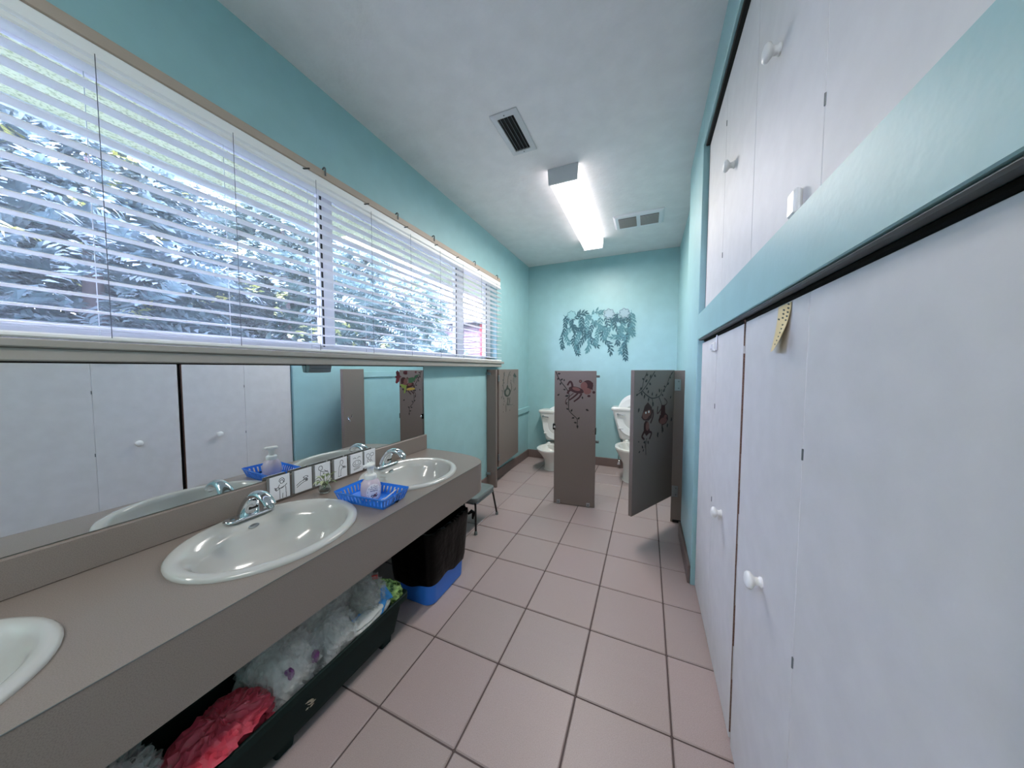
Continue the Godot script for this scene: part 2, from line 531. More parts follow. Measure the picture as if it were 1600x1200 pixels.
func cupboards() -> void:
	var knob_shape := finish(moved(lathe([[0.012, 0.0], [0.0125, 0.003], [0.0095, 0.006], [0.009, 0.013], [0.013, 0.017], [0.0185, 0.021], [0.0195, 0.026], [0.016, 0.031], [0.007, 0.0335]], 20), Transform3D(Basis(Vector3.BACK, PI / 2), Vector3.ZERO)), true, 50.0)
	var spans := [[[-1.851, -1.4832], [-1.4826, -1.105]], [[-1.081, -0.7032], [-0.7026, -0.325]]]
	for level in 2:
		for k in 2:
			if level == 1:
				spans = [[[-1.851, -1.4752], [-1.4746, -1.0935]], [[-1.0915, -0.7032], [-0.7026, -0.325]]]
			var label: String = [["white folding cupboard door from floor to blue rail, beside the blue wall", "white folding cupboard door nearest the camera with a note taped on it"], ["white upper cupboard door over the blue rail, farther pair", "white upper cupboard door over the blue rail, nearest pair"]][level][k]
			var y0 := 0.012 if level == 0 else 1.446
			var y1: float = (1.290 if k == 0 else 1.292) if level == 0 else 2.266
			var x := 0.255 if level == 0 else 0.262
			var d := thing("folding_door", label, "cupboard door", Vector3(x, y0, spans[k][0][0]))
			for leaf in 2:
				var q: Array = spans[k][leaf]
				part(d, "leaf", finish(moved(box(0.024, y1 - y0, q[1] - q[0], 0.0015), at(0.012, (y1 - y0) / 2, (q[0] + q[1]) / 2 - spans[k][0][0]))), M.door)
			var q1: Array = spans[k][1]
			if level == 0:
				# the worn edge: chipped strips of bare board along the meeting edge
				var s := PackedVector3Array()
				var y := 0.02
				while y < y1 - 0.05:
					var h := rng.randf_range(0.04, 0.13)
					var w := rng.randf_range(0.002, 0.0055)
					s.append_array(moved(box(w, minf(h, y1 - y0 - 0.01 - y), 0.0012, 0.0004), at(0.001 + w / 2, y + h / 2, q1[1] - spans[k][0][0] + 0.0006)))
					y += h
				part(d, "worn_edge", finish(s), M.chip)
				part(d, "edge_strip", finish(moved(box(0.017, y1 - y0 - 0.01, 0.001, 0.0003), at(0.0155, (y1 - y0) / 2, q1[1] - spans[k][0][0] + 0.0004))), M.chip)
			for hy in ([0.6, 0.985] if level == 0 else [0.15, 0.65]):
				part(d, "hinge", finish(moved(lathe([[0.0022, 0.0], [0.0022, 0.02]], 8), at(0.0, hy, spans[k][0][1] + 0.002 - spans[k][0][0]))), M.track)
			var kz: float = [-1.300, -0.875][k] if level == 0 else [-1.33, -0.925][k]
			var ky: float = [0.640, 0.66][k] if level == 0 else [1.868, 1.886][k]
			part(d, "knob", knob_shape, M.white, Vector3(0, ky - y0, kz - spans[k][0][0]))
	# child lock over the top of the far door
	var c := thing("door_lock", "clear white child lock clipped over the top of the farther lower cupboard door", "child lock", Vector3(0.255, 1.248, -1.50))
	part(c, "body", finish(moved(box(0.014, 0.036, 0.05, 0.004), at(-0.0072, 0.0, 0.0))), M.white)
	part(c, "slide", finish(moved(box(0.008, 0.022, 0.02, 0.003), at(-0.0175, 0.0, 0.004))), M.vinyl)
	part(c, "hook", finish(moved(box(0.004, 0.06, 0.008, 0.001), at(-0.003, 0.016, 0.029))), M.vinyl)
	c = thing("door_lock", "white child lock low on the nearest upper cupboard door", "child lock", Vector3(0.262, 1.478, -0.785))
	part(c, "body", finish(moved(box(0.014, 0.05, 0.036, 0.005), at(-0.0072, 0.0, 0.0))), M.white)
	# the yellowed note, its lower corner curling off the door
	var n := thing("paper_note", "yellowed paper note curling off the white cupboard door", "note", Vector3(0.2535, 1.195, -0.805))
	var s := PackedVector3Array()
	var rows := []
	for k in 13:
		var v := k / 12.0
		var r := []
		for j in 7:
			var u := j / 6.0
			var lift := 0.024 * pow(1.0 - v, 1.8) * (0.4 + 0.6 * u)
			r.append(Vector3(-lift, 0.094 * v + 0.008 * lift, -0.036 + 0.066 * u - 0.25 * lift))
		rows.append(r)
	for k in 12:
		for j in 6:
			quad(s, rows[k][j], rows[k][j + 1], rows[k + 1][j + 1], rows[k + 1][j])
			quad(s, rows[k][j] + Vector3(0.0006, 0, 0), rows[k + 1][j] + Vector3(0.0006, 0, 0), rows[k + 1][j + 1] + Vector3(0.0006, 0, 0), rows[k][j + 1] + Vector3(0.0006, 0, 0))
	part(n, "sheet", finish(s, false), M.note)
	var t := PackedVector3Array()
	for q in [[12, 5], [11, 5], [10, 5], [9, 5], [11, 3], [10, 3], [9, 3], [9, 1], [8, 5], [7, 4], [6, 4], [5, 4], [4, 4], [3, 4], [2, 4]]:
		var p: Vector3 = rows[q[0]][q[1]]
		t.append_array(moved(box(0.0005, 0.0032, 0.009, 0.0001), Transform3D(Basis(Vector3.RIGHT, 0.25), p + Vector3(-0.0006, -0.003, 0))))
	part(n, "writing", finish(t), M.ink)

# ---------------------------------------------------------------- ceiling fittings
func ceiling_fittings() -> void:
	for lamp in [[-2.64, "lit rectangular fluorescent ceiling light with a white wrap diffuser above the stalls' front", 1.08], [0.95, "matching fluorescent ceiling light behind the camera", 0.95]]:
		var l := thing("ceiling_light", lamp[1], "ceiling light", Vector3(-0.527 if lamp[0] < 0.0 else -0.27, TOP, lamp[0]), 0.0, "fluorescent ceiling lights")
		part(l, "housing", finish(moved(box(0.165, 0.03, 1.235, 0.003), at(0, -0.015, 0))), M.white)
		for sz in [-1, 1]:
			var cap := slab(PackedVector2Array([Vector2(-0.1, 0), Vector2(0.1, 0), Vector2(0.094, -0.1), Vector2(-0.094, -0.1)]), 0.012)
			part(l, "end_cap", finish(moved(cap, at(0, 0, 0.612 if sz > 0 else -0.624))), M.lampcap)
		var rings := []
		for z in [-0.611, 0.611]:
			rings.append(PackedVector3Array([Vector3(-0.096, -0.012, z), Vector3(-0.09, -0.088, z), Vector3(-0.082, -0.096, z), Vector3(0.082, -0.096, z), Vector3(0.09, -0.088, z), Vector3(0.096, -0.012, z)]))
		part(l, "diffuser", finish(loft(rings)), M.glow)
		var area := AreaLight3D.new()
		area.name = called_so(self, "lamp_light")
		area.area_size = Vector2(0.165, 1.2)
		area.area_normalize_energy = true
		area.light_energy = LAMP_ENERGY * lamp[2]
		area.light_color = Color(1.0, 0.975, 0.95)
		area.area_range = 12.0
		area.shadow_enabled = true
		area.position = Vector3(-0.527 if lamp[0] < 0.0 else -0.27, TOP - 0.1, lamp[0])
		area.rotation = Vector3(-PI / 2, 0, 0)
		add_child(area)
	# supply register with fixed blades
	var v := thing("ceiling_vent", "white ceiling register with four dark slots near the lamp's near end", "air vent", Vector3(-0.702, TOP, -1.642))
	var fr := loft([rrect(0.09, 0.254, 0.003, -0.001), rrect(0.152, 0.322, 0.004, -0.001), rrect(0.152, 0.322, 0.004, -0.004), rrect(0.142, 0.312, 0.004, -0.0075), rrect(0.092, 0.256, 0.003, -0.0075), rrect(0.09, 0.254, 0.003, -0.001)], false, false)
	part(v, "frame", finish(fr), M.lampcap)
	part(v, "duct", finish(moved(box(0.09, 0.002, 0.256, 0.0005), at(0, -0.0012, 0))), M.dark)
	for k in 4:
		part(v, "blade", finish(moved(box(0.0022, 0.012, 0.256, 0.0005), Transform3D(Basis(Vector3.BACK, 0.3), Vector3(-0.031 + 0.0205 * k, -0.004, 0)))), M.track)
	for z in [-0.143, 0.143]:
		part(v, "screw", finish(moved(lathe([[0.004, -0.0085], [0.004, -0.006]], 10), at(0, 0, z))), M.track)
	# extractor grille
	v = thing("exhaust_grille", "white extractor fan grille with two louvred panels beside the ceiling light", "air vent", Vector3(-0.099, TOP, -2.975))
	var body := loft([rrect(0.40, 0.27, 0.012, 0.0), rrect(0.40, 0.27, 0.012, -0.006), rrect(0.375, 0.245, 0.012, -0.016), rrect(0.36, 0.23, 0.01, -0.017)])
	part(v, "cover", finish(body), M.vinyl)
	for sx in [-1, 1]:
		part(v, "grille_back", finish(moved(box(0.145, 0.002, 0.19, 0.0005), at(sx * 0.088, -0.0175, 0))), M.gasket)
		for k in 14:
			part(v, "louvre", finish(moved(box(0.145, 0.004, 0.005, 0.001), at(sx * 0.088, -0.0195, -0.0865 + k * 0.0133))), M.louvre)

var LAMP_ENERGY := 2.0

# ---------------------------------------------------------------- the vanity
const SINKS := [-0.625, -1.285, 0.06]
const DECK := 0.597

func counter() -> void:
	var c := thing("vanity_counter", "long brown laminate vanity counter with rounded end below the mirror", "counter")
	# top: strips along z with an oval hole cut in each sink's stretch, then the rounded end
	var front := -0.893
	var back := LEFT + 0.001
	var s := PackedVector3Array()
	var under := DECK - 0.03
	var cells := []
	var z := 0.4
	for sz in [0.06, -0.625, -1.285]:
		cells.append([z, sz + 0.27, false, 0.0])
		cells.append([sz + 0.27, sz - 0.27, true, sz])
		z = sz - 0.27
	for q in cells:
		if q[0] - q[1] < 0.002:
			continue
		if not q[2]:
			quad(s, Vector3(back, DECK, q[0]), Vector3(front, DECK, q[0]), Vector3(front, DECK, q[1]), Vector3(back, DECK, q[1]))
			continue
		var n := 48
		for j in n:
			var p := []
			for k in 2:
				var t := TAU * (j + k) / n
				var o := Vector3(-1.155 + 0.215 * cos(t), DECK, q[3] + 0.24 * sin(t))
				var dx := cos(t)
				var dz := sin(t)
				var m := 1e9
				if absf(dx) > 1e-6:
					m = minf(m, ((front if dx > 0 else back) + 1.155) / dx)
				if absf(dz) > 1e-6:
					m = minf(m, 0.27 / absf(dz))
				p.append([o, Vector3(-1.155 + dx * m, DECK, q[3] + dz * m)])
			quad(s, p[0][0], p[1][0], p[1][1], p[0][1])
	# corners that the fan leaves open
	for sz in SINKS:
		for e in [[front, 1], [back, 1], [front, -1], [back, -1]]:
			var cx: float = e[0]
			var cz: float = sz + 0.27 * e[1]
			var tj := atan2(cz - sz, cx + 1.155)
			var j := floorf(tj / (TAU / 48.0))
			var q := []
			for k in 2:
				var t := TAU * (j + k) / 48.0
				var dx := cos(t)
				var dz := sin(t)
				var m := minf(((front if dx > 0 else back) + 1.155) / dx, 0.27 / absf(dz))
				q.append(Vector3(-1.155 + dx * m, DECK, sz + dz * m))
			s.append_array([Vector3(cx, DECK, cz), q[1], q[0]])
	var rim := [Vector3(front, DECK, -1.555), Vector3(-0.896, DECK, -1.59), Vector3(-0.912, DECK, -1.628), Vector3(-0.945, DECK, -1.664), Vector3(-0.99, DECK, -1.69), Vector3(-1.05, DECK, -1.71), Vector3(-1.12, DECK, -1.723), Vector3(-1.25, DECK, -1.735), Vector3(back, DECK, -1.74)]
	for k in rim.size() - 1:
		s.append_array([Vector3(back, DECK, -1.555), rim[k], rim[k + 1]])
	for i in range(0, s.size(), 3):        # all of it faces up
		if (s[i + 1] - s[i]).cross(s[i + 2] - s[i]).y < 0:
			var w := s[i + 1]
			s[i + 1] = s[i + 2]
			s[i + 2] = w
	part(c, "countertop", finish(s, false), M.laminate)
	# apron: a 20 mm board following the edge, with the underside closed
	var edge := [Vector3(front, 0, 0.4)] + rim
	var ap := []
	for k in edge.size():
		var p: Vector3 = edge[k]
		var d: Vector3 = (edge[mini(k + 1, edge.size() - 1)] - edge[maxi(k - 1, 0)])
		d.y = 0
		var inn := Vector3(d.z, 0, -d.x).normalized() * 0.02
		var lo := 0.428
		ap.append(PackedVector3Array([Vector3(p.x, lo, p.z), Vector3(p.x, DECK - 0.0012, p.z), Vector3(p.x, DECK, p.z) + inn * 0.08, Vector3(p.x, DECK - 0.0005, p.z) + inn, Vector3(p.x, lo, p.z) + inn]))
	part(c, "apron", finish(loft(ap)), M.laminate)
	part(c, "edge_line", finish(tube(edge.map(func(p): return Vector3(p.x, DECK - 0.0008, p.z)), 0.0011, 6)), M.track)
	part(c, "backsplash", finish(bar(Vector3(LEFT + 0.001, DECK, -1.738), Vector3(LEFT + 0.018, 0.697, 0.4))), M.laminate)
	part(c, "support_panel", finish(bar(Vector3(LEFT + 0.001, 0.30, -1.70), Vector3(LEFT + 0.02, 0.43, 0.4))), M.laminate)

func sink_shape() -> PackedVector3Array:
	# an oval drop-in basin: outer lip, rounded rim, bowl with a set-back shelf
	var r := []
	for q in [[0.222, 0.246, -0.002, 0.0], [0.236, 0.261, 0.0, 0.0], [0.237, 0.262, 0.006, 0.0], [0.232, 0.257, 0.012, 0.0], [0.222, 0.247, 0.0145, 0.0], [0.208, 0.235, 0.013, 0.002], [0.196, 0.226, 0.008, 0.006], [0.176, 0.215, -0.004, 0.022], [0.166, 0.206, -0.03, 0.026], [0.150, 0.186, -0.075, 0.026], [0.122, 0.150, -0.115, 0.024], [0.08, 0.10, -0.137, 0.02], [0.022, 0.022, -0.143, 0.018]]:
		r.append(egg(q[0], q[1], q[2], 0.0, 2.0, 56, q[3]))
	# flatten a shelf for the tap at the back (towards -x)
	for k in range(5, 10):
		for j in r[k].size():
			var p: Vector3 = r[k][j]
			var lim: float = -0.148 + (k - 7) * 0.006
			if p.x < lim and k >= 7:
				p.x = lerpf(p.x, lim, 0.8)
			r[k][j] = p
	return loft(r, false, true)

func sinks() -> void:
	var shape := finish(sink_shape(), false, 60.0)
	var labels := ["white oval basin nearest the camera, behind the wide arched tap", "white oval basin at the rounded end of the counter", "white oval basin at the near end of the counter, past the photo's edge"]
	var taps := ["chrome sensor tap on the basin nearest the camera", "chrome sensor tap on the basin at the counter's rounded end", "chrome sensor tap on the basin past the photo's left edge"]
	for k in 3:
		var s := thing("sink", labels[k], "sink", Vector3(-1.155, DECK, SINKS[k]), 0.0, "oval basins set into the counter")
		part(s, "basin", shape, M.basin)
		part(s, "overflow_ring", finish(moved(lathe([[0.006, 0.0], [0.012, 0.0], [0.0125, 0.002], [0.0115, 0.003], [0.006, 0.002]], 18), Transform3D(Basis(Vector3.BACK, -1.15) * Basis.from_scale(Vector3(0.6, 1, 1.4)), Vector3(-0.1465, -0.012, -0.01)))), M.steel)
		part(s, "overflow_hole", finish(moved(lathe([[0.007, 0.0], [0.007, 0.0016]], 14), Transform3D(Basis(Vector3.BACK, -1.15) * Basis.from_scale(Vector3(0.6, 1, 1.4)), Vector3(-0.1465, -0.012, -0.01)))), M.dark)
		part(s, "drain", finish(moved(lathe([[0.024, -0.002], [0.024, 0.002], [0.019, 0.004], [0.012, 0.001], [0.001, 0.001]], 20), at(0.018, -0.142, 0))), M.steel)
		var t := thing("faucet", taps[k], "tap", Vector3(-1.346, DECK + 0.0135, SINKS[k] - 0.022), 0.0, "chrome sensor taps")
		# deck plate, long along z
		var pl := []
		for q in [[0.054, 0.158, 0.0], [0.056, 0.160, 0.003], [0.052, 0.156, 0.008], [0.044, 0.148, 0.0095]]:
			pl.append(rrect(q[0], q[1], q[0] / 2 - 0.002, q[2]))
		part(t, "deck_plate", finish(loft(pl), true, 50.0), M.chrome)
		# body rising and arching forward (+x) over the bowl
		var path := curve([Vector3(-0.012, 0.004, 0), Vector3(-0.004, 0.03, 0), Vector3(0.014, 0.06, 0), Vector3(0.042, 0.083, 0), Vector3(0.078, 0.088, 0), Vector3(0.108, 0.077, 0), Vector3(0.126, 0.06, 0)], 5)
		var rad := []
		for i in path.size():
			var u := float(i) / (path.size() - 1)
			rad.append([lerpf(0.034, 0.02, smoothstep(0.0, 0.6, u)), lerpf(0.029, 0.0145, smoothstep(0.0, 0.65, u))])
		part(t, "spout", finish(tube(path, rad, 18), true, 60.0), M.chrome)
		part(t, "aerator", finish(moved(lathe([[0.0095, -0.008], [0.0105, 0.0], [0.0105, 0.006]], 16), Transform3D(Basis(Vector3.BACK, 0.6), Vector3(0.127, 0.056, 0)))), M.steel)
		part(t, "sensor_window", finish(moved(box(0.004, 0.009, 0.03, 0.0015), Transform3D(Basis(Vector3.BACK, -0.35), Vector3(0.0245, 0.034, 0.0)))), M.black)
		part(t, "cover_screw", finish(moved(lathe([[0.006, 0.009], [0.006, 0.0108], [0.004, 0.0115]], 12), at(0.004, 0, 0.055))), M.steel)

func mirror() -> void:
	var m := thing("wall_mirror", "long frameless mirror between the counter and the window board", "mirror", Vector3(LEFT, 0.698, 0))
	part(m, "mirror_pane", finish(bar(Vector3(0.001, 0.0, -1.722), Vector3(0.006, 0.474, 0.4))), M.mirror)
	part(m, "edge_clip", finish(bar(Vector3(0.0, 0.0, -1.7245), Vector3(0.0075, 0.474, -1.7215))), M.track)
	part(m, "top_channel", finish(bar(Vector3(0.0, 0.4715, -1.722), Vector3(0.009, 0.4765, 0.4))), M.dark)
	# stickers on the glass, in the plane of the mirror (u along -z from the right edge, v up from the bottom)
	var flat := func(polys: Array) -> PackedVector3Array:
		var s := PackedVector3Array()
		for p in polys:
			var q := PackedVector2Array()
			for v in p:
				q.append(Vector2(v.x, v.y))
			s.append_array(moved(slab(q, 0.0006), Transform3D(Basis(Vector3.UP, PI / 2), Vector3(0.0062, 0, 0))))
		return s
	# px in the enlarged photograph (10 px a pixel) to metres on the glass
	var g := func(x: float, y: float) -> Vector2:
		return Vector2(1.459 + (x - 960.0) * 0.000485 + maxf(0, x - 960.0) * (x - 960.0) * 2.2e-7, 0.448 - (y - 200.0) * 0.00041)
	var poly := func(pts: Array) -> PackedVector2Array:
		var r := PackedVector2Array()
		for i in range(0, pts.size(), 2):
			r.append(g.call(float(pts[i]), float(pts[i + 1])))
		return r
	part(m, "bird_sticker", finish(flat.call([poly.call([960, 295, 985, 280, 975, 225, 1000, 200, 1030, 230, 1038, 280, 1070, 292, 1045, 305, 1030, 320, 1025, 370, 985, 400, 965, 385, 980, 320])])), M.sticker_red, Vector3.ZERO, Vector3.ZERO, "dark red bird sticker")
	part(m, "petal_sticker", finish(flat.call([poly.call([1100, 215, 1130, 205, 1160, 212, 1158, 262, 1125, 268, 1095, 250])])), M.sticker_red)
	part(m, "petal_sticker", finish(flat.call([oval2(g.call(1292, 232), 0.008, 0.007)])), M.sticker_red)
	part(m, "hummingbird_sticker", finish(flat.call([poly.call([1175, 325, 1240, 310, 1265, 325, 1280, 285, 1355, 265, 1320, 300, 1290, 330, 1270, 370, 1230, 400, 1180, 405])])), M.sticker_green, Vector3.ZERO, Vector3.ZERO, "green hummingbird sticker")
	part(m, "finch_sticker", finish(flat.call([poly.call([1040, 420, 1060, 412, 1095, 420, 1130, 435, 1150, 430, 1140, 470, 1120, 555, 1100, 558, 1110, 480, 1075, 468])])), M.sticker_lime, Vector3.ZERO, Vector3.ZERO, "yellow-green finch sticker")
	part(m, "leaf_sticker", finish(flat.call([poly.call([1145, 490, 1200, 475, 1270, 485, 1275, 510, 1210, 520, 1150, 515])])), M.sticker_yellow)
	# a small metal holder under the window board, against the glass
	var h := thing("metal_holder", "small grey metal holder under the window board against the mirror", "holder", Vector3(LEFT + 0.008, 1.137, -0.972))
	part(h, "body", finish(moved(slab(PackedVector2Array([Vector2(0, 0), Vector2(0.018, 0.003), Vector2(0.026, 0.034), Vector2(0, 0.036)]), 0.105), at(0, 0, -0.05))), M.steel)
	part(h, "ridge", finish(moved(box(0.003, 0.003, 0.095, 0.001), at(0.022, 0.02, 0.0))), M.track)

func line_card(lines: Array, seed_no: int) -> ImageTexture:
	var im := Image.create(120, 156, false, Image.FORMAT_RGB8)
	im.fill(Color(0.93, 0.93, 0.95))
	for l in lines:
		for i in range(0, l.size() - 2, 2):
			var a := Vector2(l[i], l[i + 1])
			var b := Vector2(l[i + 2], l[i + 3])
			var n := int(a.distance_to(b)) * 2 + 1
			for k in n + 1:
				var p := a.lerp(b, float(k) / n) * Vector2(1.2, 1.2)
				im.fill_rect(Rect2i(int(p.x), int(p.y), 3, 3), Color(0.16, 0.16, 0.2))
	return ImageTexture.create_from_image(im)

func ring_line(cx: float, cy: float, rx: float, ry: float, from := 0.0, to := 360.0) -> Array:
	var r := []
	for k in 19:
		var t := deg_to_rad(lerpf(from, to, k / 18.0))
		r.append_array([cx + rx * cos(t), cy + ry * sin(t)])
	return r

func cards() -> void:
	# u: 0..100 across, v: 0..130 down
	var art := [
		[ring_line(58, 30, 14, 16, 180, 400), ring_line(58, 34, 9, 10), [46, 48, 38, 62, 22, 68, 30, 78, 46, 70, 74, 62, 84, 52], [46, 72, 46, 126], [78, 66, 80, 126], [62, 100, 60, 126], ring_line(54, 60, 14, 10, 10, 170), [20, 60, 30, 66, 28, 76]],
		[[8, 84, 30, 70, 44, 66, 62, 64], [10, 96, 34, 82, 50, 76, 70, 74], [44, 66, 60, 56, 70, 62, 72, 74], ring_line(62, 50, 14, 6), ring_line(68, 66, 6, 4), [60, 66, 66, 66, 66, 70, 60, 70]],
		[ring_line(34, 26, 13, 14), [34, 40, 30, 70, 34, 122], [36, 46, 58, 56, 84, 54], [52, 60, 60, 80, 54, 122], [58, 44, 88, 66], [30, 122, 60, 122], [50, 66, 90, 78]],
		[ring_line(56, 28, 12, 14, 150, 420), [46, 40, 34, 60, 30, 118], [46, 118, 50, 80, 64, 60], [54, 44, 66, 62, 90, 64], [64, 70, 92, 70], ring_line(74, 62, 6, 4), [26, 118, 52, 118]],
		[ring_line(50, 70, 34, 22), ring_line(50, 68, 22, 12, 10, 170), [36, 60, 36, 66], [38, 60, 38, 66], [60, 58, 60, 64], [62, 58, 62, 64], [20, 30, 34, 26, 44, 34], [56, 34, 68, 24, 80, 30], [22, 104, 80, 98], [24, 112, 70, 106]],
		[ring_line(30, 40, 14, 16), [30, 56, 26, 80, 34, 92], ring_line(68, 36, 16, 12), [34, 64, 48, 78, 54, 90], [60, 52, 52, 70, 66, 84], [20, 96, 70, 92], [24, 108, 76, 104]],
	]
	var labels := ["square white card drawn with a child rolling up sleeves, nearest on the backsplash", "white card drawn with a hand under running water", "white card drawn with a child at a tap, behind the plant vase", "white card drawn with a child bending towards a basin", "white card drawn with a round smiling face", "white card drawn with a small figure, farthest along beside the pump bottle"]
	var spans := [[-0.744, -0.821], [-0.841, -0.917], [-0.932, -1.007], [-1.028, -1.099], [-1.119, -1.194], [-1.206, -1.279]]
	for k in 6:
		var z0: float = spans[k][0]
		var z1: float = spans[k][1]
		var w := z0 - z1
		var c := thing("picture_card", labels[k], "picture card", Vector3(LEFT + 0.0205, DECK + 0.012, (z0 + z1) / 2), 0.0, "hand washing cards along the backsplash")
		part(c, "backing", finish(moved(box(0.003, 0.1, w + 0.012, 0.0008), at(0.0005, 0.05, 0.003))), M.cardback)
		part(c, "card", finish(moved(box(0.0024, 0.1, w, 0.0006), at(0.0034, 0.05, 0))), M.paper)
		var pm := paint(Color(1, 1, 1), 0.5)
		pm.albedo_texture = line_card(art[k], k)
		var qm := QuadMesh.new()
		qm.size = Vector2(w - 0.002, 0.098)
		qm.orientation = PlaneMesh.FACE_X
		part(c, "drawing", qm, pm, Vector3(0.0049, 0.05, 0))

func deck_things() -> void:
	# the blue basket
	var b := thing("plastic_basket", "blue slotted plastic basket on the counter holding a soap bottle", "basket", Vector3(-1.068, DECK, -0.955), 0.06)
	var wt := Vector2(0.262, 0.152)
	var wb := Vector2(0.232, 0.124)
	var h := 0.046
	part(b, "bottom", finish(loft([rrect(wb.x, wb.y, 0.008, 0.0005), rrect(wb.x + 0.001, wb.y + 0.001, 0.008, 0.004)])), M.basket)
	part(b, "rim", finish(loft([rrect(wt.x - 0.004, wt.y - 0.004, 0.01, h - 0.004), rrect(wt.x + 0.006, wt.y + 0.006, 0.012, h - 0.003), rrect(wt.x + 0.006, wt.y + 0.006, 0.012, h), rrect(wt.x - 0.004, wt.y - 0.004, 0.01, h)], false, false)), M.basket)
	for side in 4:
		var turn := side * PI / 2.0
		var half_t := (wt.x if side % 2 == 0 else wt.y) / 2
		var half_b := (wb.x if side % 2 == 0 else wb.y) / 2
		var out_t := (wt.y if side % 2 == 0 else wt.x) / 2
		var out_b := (wb.y if side % 2 == 0 else wb.x) / 2
		var s := PackedVector3Array()
		var n := 13 if side % 2 == 0 else 8
		var wall := func(u0: float, u1: float, v0: float, v1: float) -> PackedVector3Array:
			var r := []
			for q in [[v0, 0.0], [v1, 0.0], [v1, 0.0018], [v0, 0.0018]]:
				var hw := lerpf(half_b, half_t, q[0])
				var o: float = lerpf(out_b, out_t, q[0]) - q[1]
				r.append(PackedVector3Array([Vector3(u0 * hw, q[0] * h, o), Vector3(u1 * hw, q[0] * h, o)]))
			var t := PackedVector3Array()
			for k in 4:
				quad(t, r[k][0], r[k][1], r[(k + 1) % 4][1], r[(k + 1) % 4][0])
			quad(t, r[0][0], r[1][0], r[2][0], r[3][0])
			quad(t, r[3][1], r[2][1], r[1][1], r[0][1])
			return t
		s.append_array(wall.call(-1.0, 1.0, 0.0, 0.22))
		s.append_array(wall.call(-1.0, 1.0, 0.78, 1.0))
		for k in n + 1:
			var u := -1.0 + 2.0 * k / n
			var e := 0.6 / n
			s.append_array(wall.call(maxf(u - e, -1.0), minf(u + e, 1.0), 0.22, 0.78))
		part(b, "slotted_side", finish(moved(s, Transform3D(Basis(Vector3.UP, turn), Vector3.ZERO)), true, 30.0), M.basket)
	# foaming soap bottle standing in it
	var s := thing("soap_bottle", "pale pink foaming soap bottle with a white pump in the blue basket", "soap bottle", Vector3(-1.072, DECK + 0.0042, -0.952))
	var body := [[0.026, 0.0], [0.034, 0.002], [0.038, 0.012], [0.0405, 0.03], [0.041, 0.048], [0.0385, 0.064], [0.033, 0.078], [0.024, 0.088], [0.021, 0.091]]
	part(s, "bottle", finish(lathe(body, 32), true, 50.0), M.soap)
	part(s, "collar", finish(moved(lathe([[0.0235, 0.088], [0.0245, 0.09], [0.0245, 0.103], [0.022, 0.107], [0.012, 0.110]], 28), at(0, 0, 0))), M.white)
	part(s, "pump_stem", finish(lathe([[0.012, 0.108], [0.0125, 0.122], [0.015, 0.136], [0.0165, 0.142]], 20)), M.white)
	var head := loft([egg(0.015, 0.024, 0.141, 0.0), egg(0.017, 0.028, 0.144, 0.0), egg(0.017, 0.028, 0.150, 0.0), egg(0.013, 0.024, 0.154, 0.0)])
	part(s, "pump_head", finish(moved(head, Transform3D(Basis(Vector3.UP, 0.5), Vector3.ZERO)), true, 50.0), M.white)
	part(s, "nozzle", finish(tube([Vector3(0.0, 0.149, 0.02), Vector3(-0.012, 0.148, 0.034)], 0.006, 10)), M.white, Vector3.ZERO, Vector3(0, 0.3, 0))
	# label: an oval patch wrapped round the body, facing right and towards the camera
	var lt := PackedVector3Array()
	var uv := PackedVector2Array()
	var rad := func(y: float) -> float:
		for k in body.size() - 1:
			if y <= body[k + 1][1]:
				return lerpf(body[k][0], body[k + 1][0], (y - body[k][1]) / (body[k + 1][1] - body[k][1]))
		return 0.02
	var pt := func(u: float, v: float) -> Vector3:
		var ang := deg_to_rad(66.0) + u * 0.75
		var y := 0.040 + v * 0.034
		var r: float = rad.call(y) + 0.0006
		return Vector3(r * cos(-ang + PI / 2), y, r * sin(-ang + PI / 2))
	for i in 6:
		for j in 24:
			var q := []
			for e in [[i, j], [i + 1, j], [i + 1, j + 1], [i, j + 1]]:
				var t: float = TAU * e[1] / 24.0
				q.append(Vector2(cos(t), sin(t)) * (e[0] / 6.0))
			for e in [0, 1, 2, 0, 2, 3]:
				lt.append(pt.call(q[e].x, q[e].y))
				uv.append(Vector2(q[e].x * 0.5 + 0.5, 0.5 - q[e].y * 0.5))
	var im := Image.create(128, 128, false, Image.FORMAT_RGB8)
	im.fill(Color(0.92, 0.9, 0.93))
	for row in [[22, 40, 50], [34, 30, 70], [48, 34, 60], [50, 34, 60]]:
		var x: int = row[1]
		while x < row[1] + row[2]:
			var w := rng.randi_range(3, 9)
			im.fill_rect(Rect2i(x, row[0] + rng.randi_range(-2, 2), w, 5), Color(0.25, 0.24, 0.42))
			x += w + rng.randi_range(2, 5)
	for k in 46:
		var p := Vector2(64, 88) + Vector2.from_angle(rng.randf() * TAU) * rng.randf_range(2, 28) * Vector2(1.1, 0.7)
		im.fill_rect(Rect2i(int(p.x), int(p.y), rng.randi_range(4, 9), rng.randi_range(4, 9)), [Color(0.13, 0.12, 0.2), Color(0.2, 0.18, 0.32), Color(0.75, 0.15, 0.15), Color(0.2, 0.3, 0.22)][rng.randi() % 4])
	for k in 60:
		var t := TAU * k / 60.0
		if k % 5 < 3:
			im.fill_rect(Rect2i(int(64 + 55 * cos(t)), int(64 + 55 * sin(t)), 4, 4), Color(0.35, 0.33, 0.5))
	var lm := paint(Color(1, 1, 1), 0.35)
	lm.albedo_texture = ImageTexture.create_from_image(im)
	lm.cull_mode = BaseMaterial3D.CULL_DISABLED
	part(s, "label", finish(lt, false, 60.0, uv), lm)
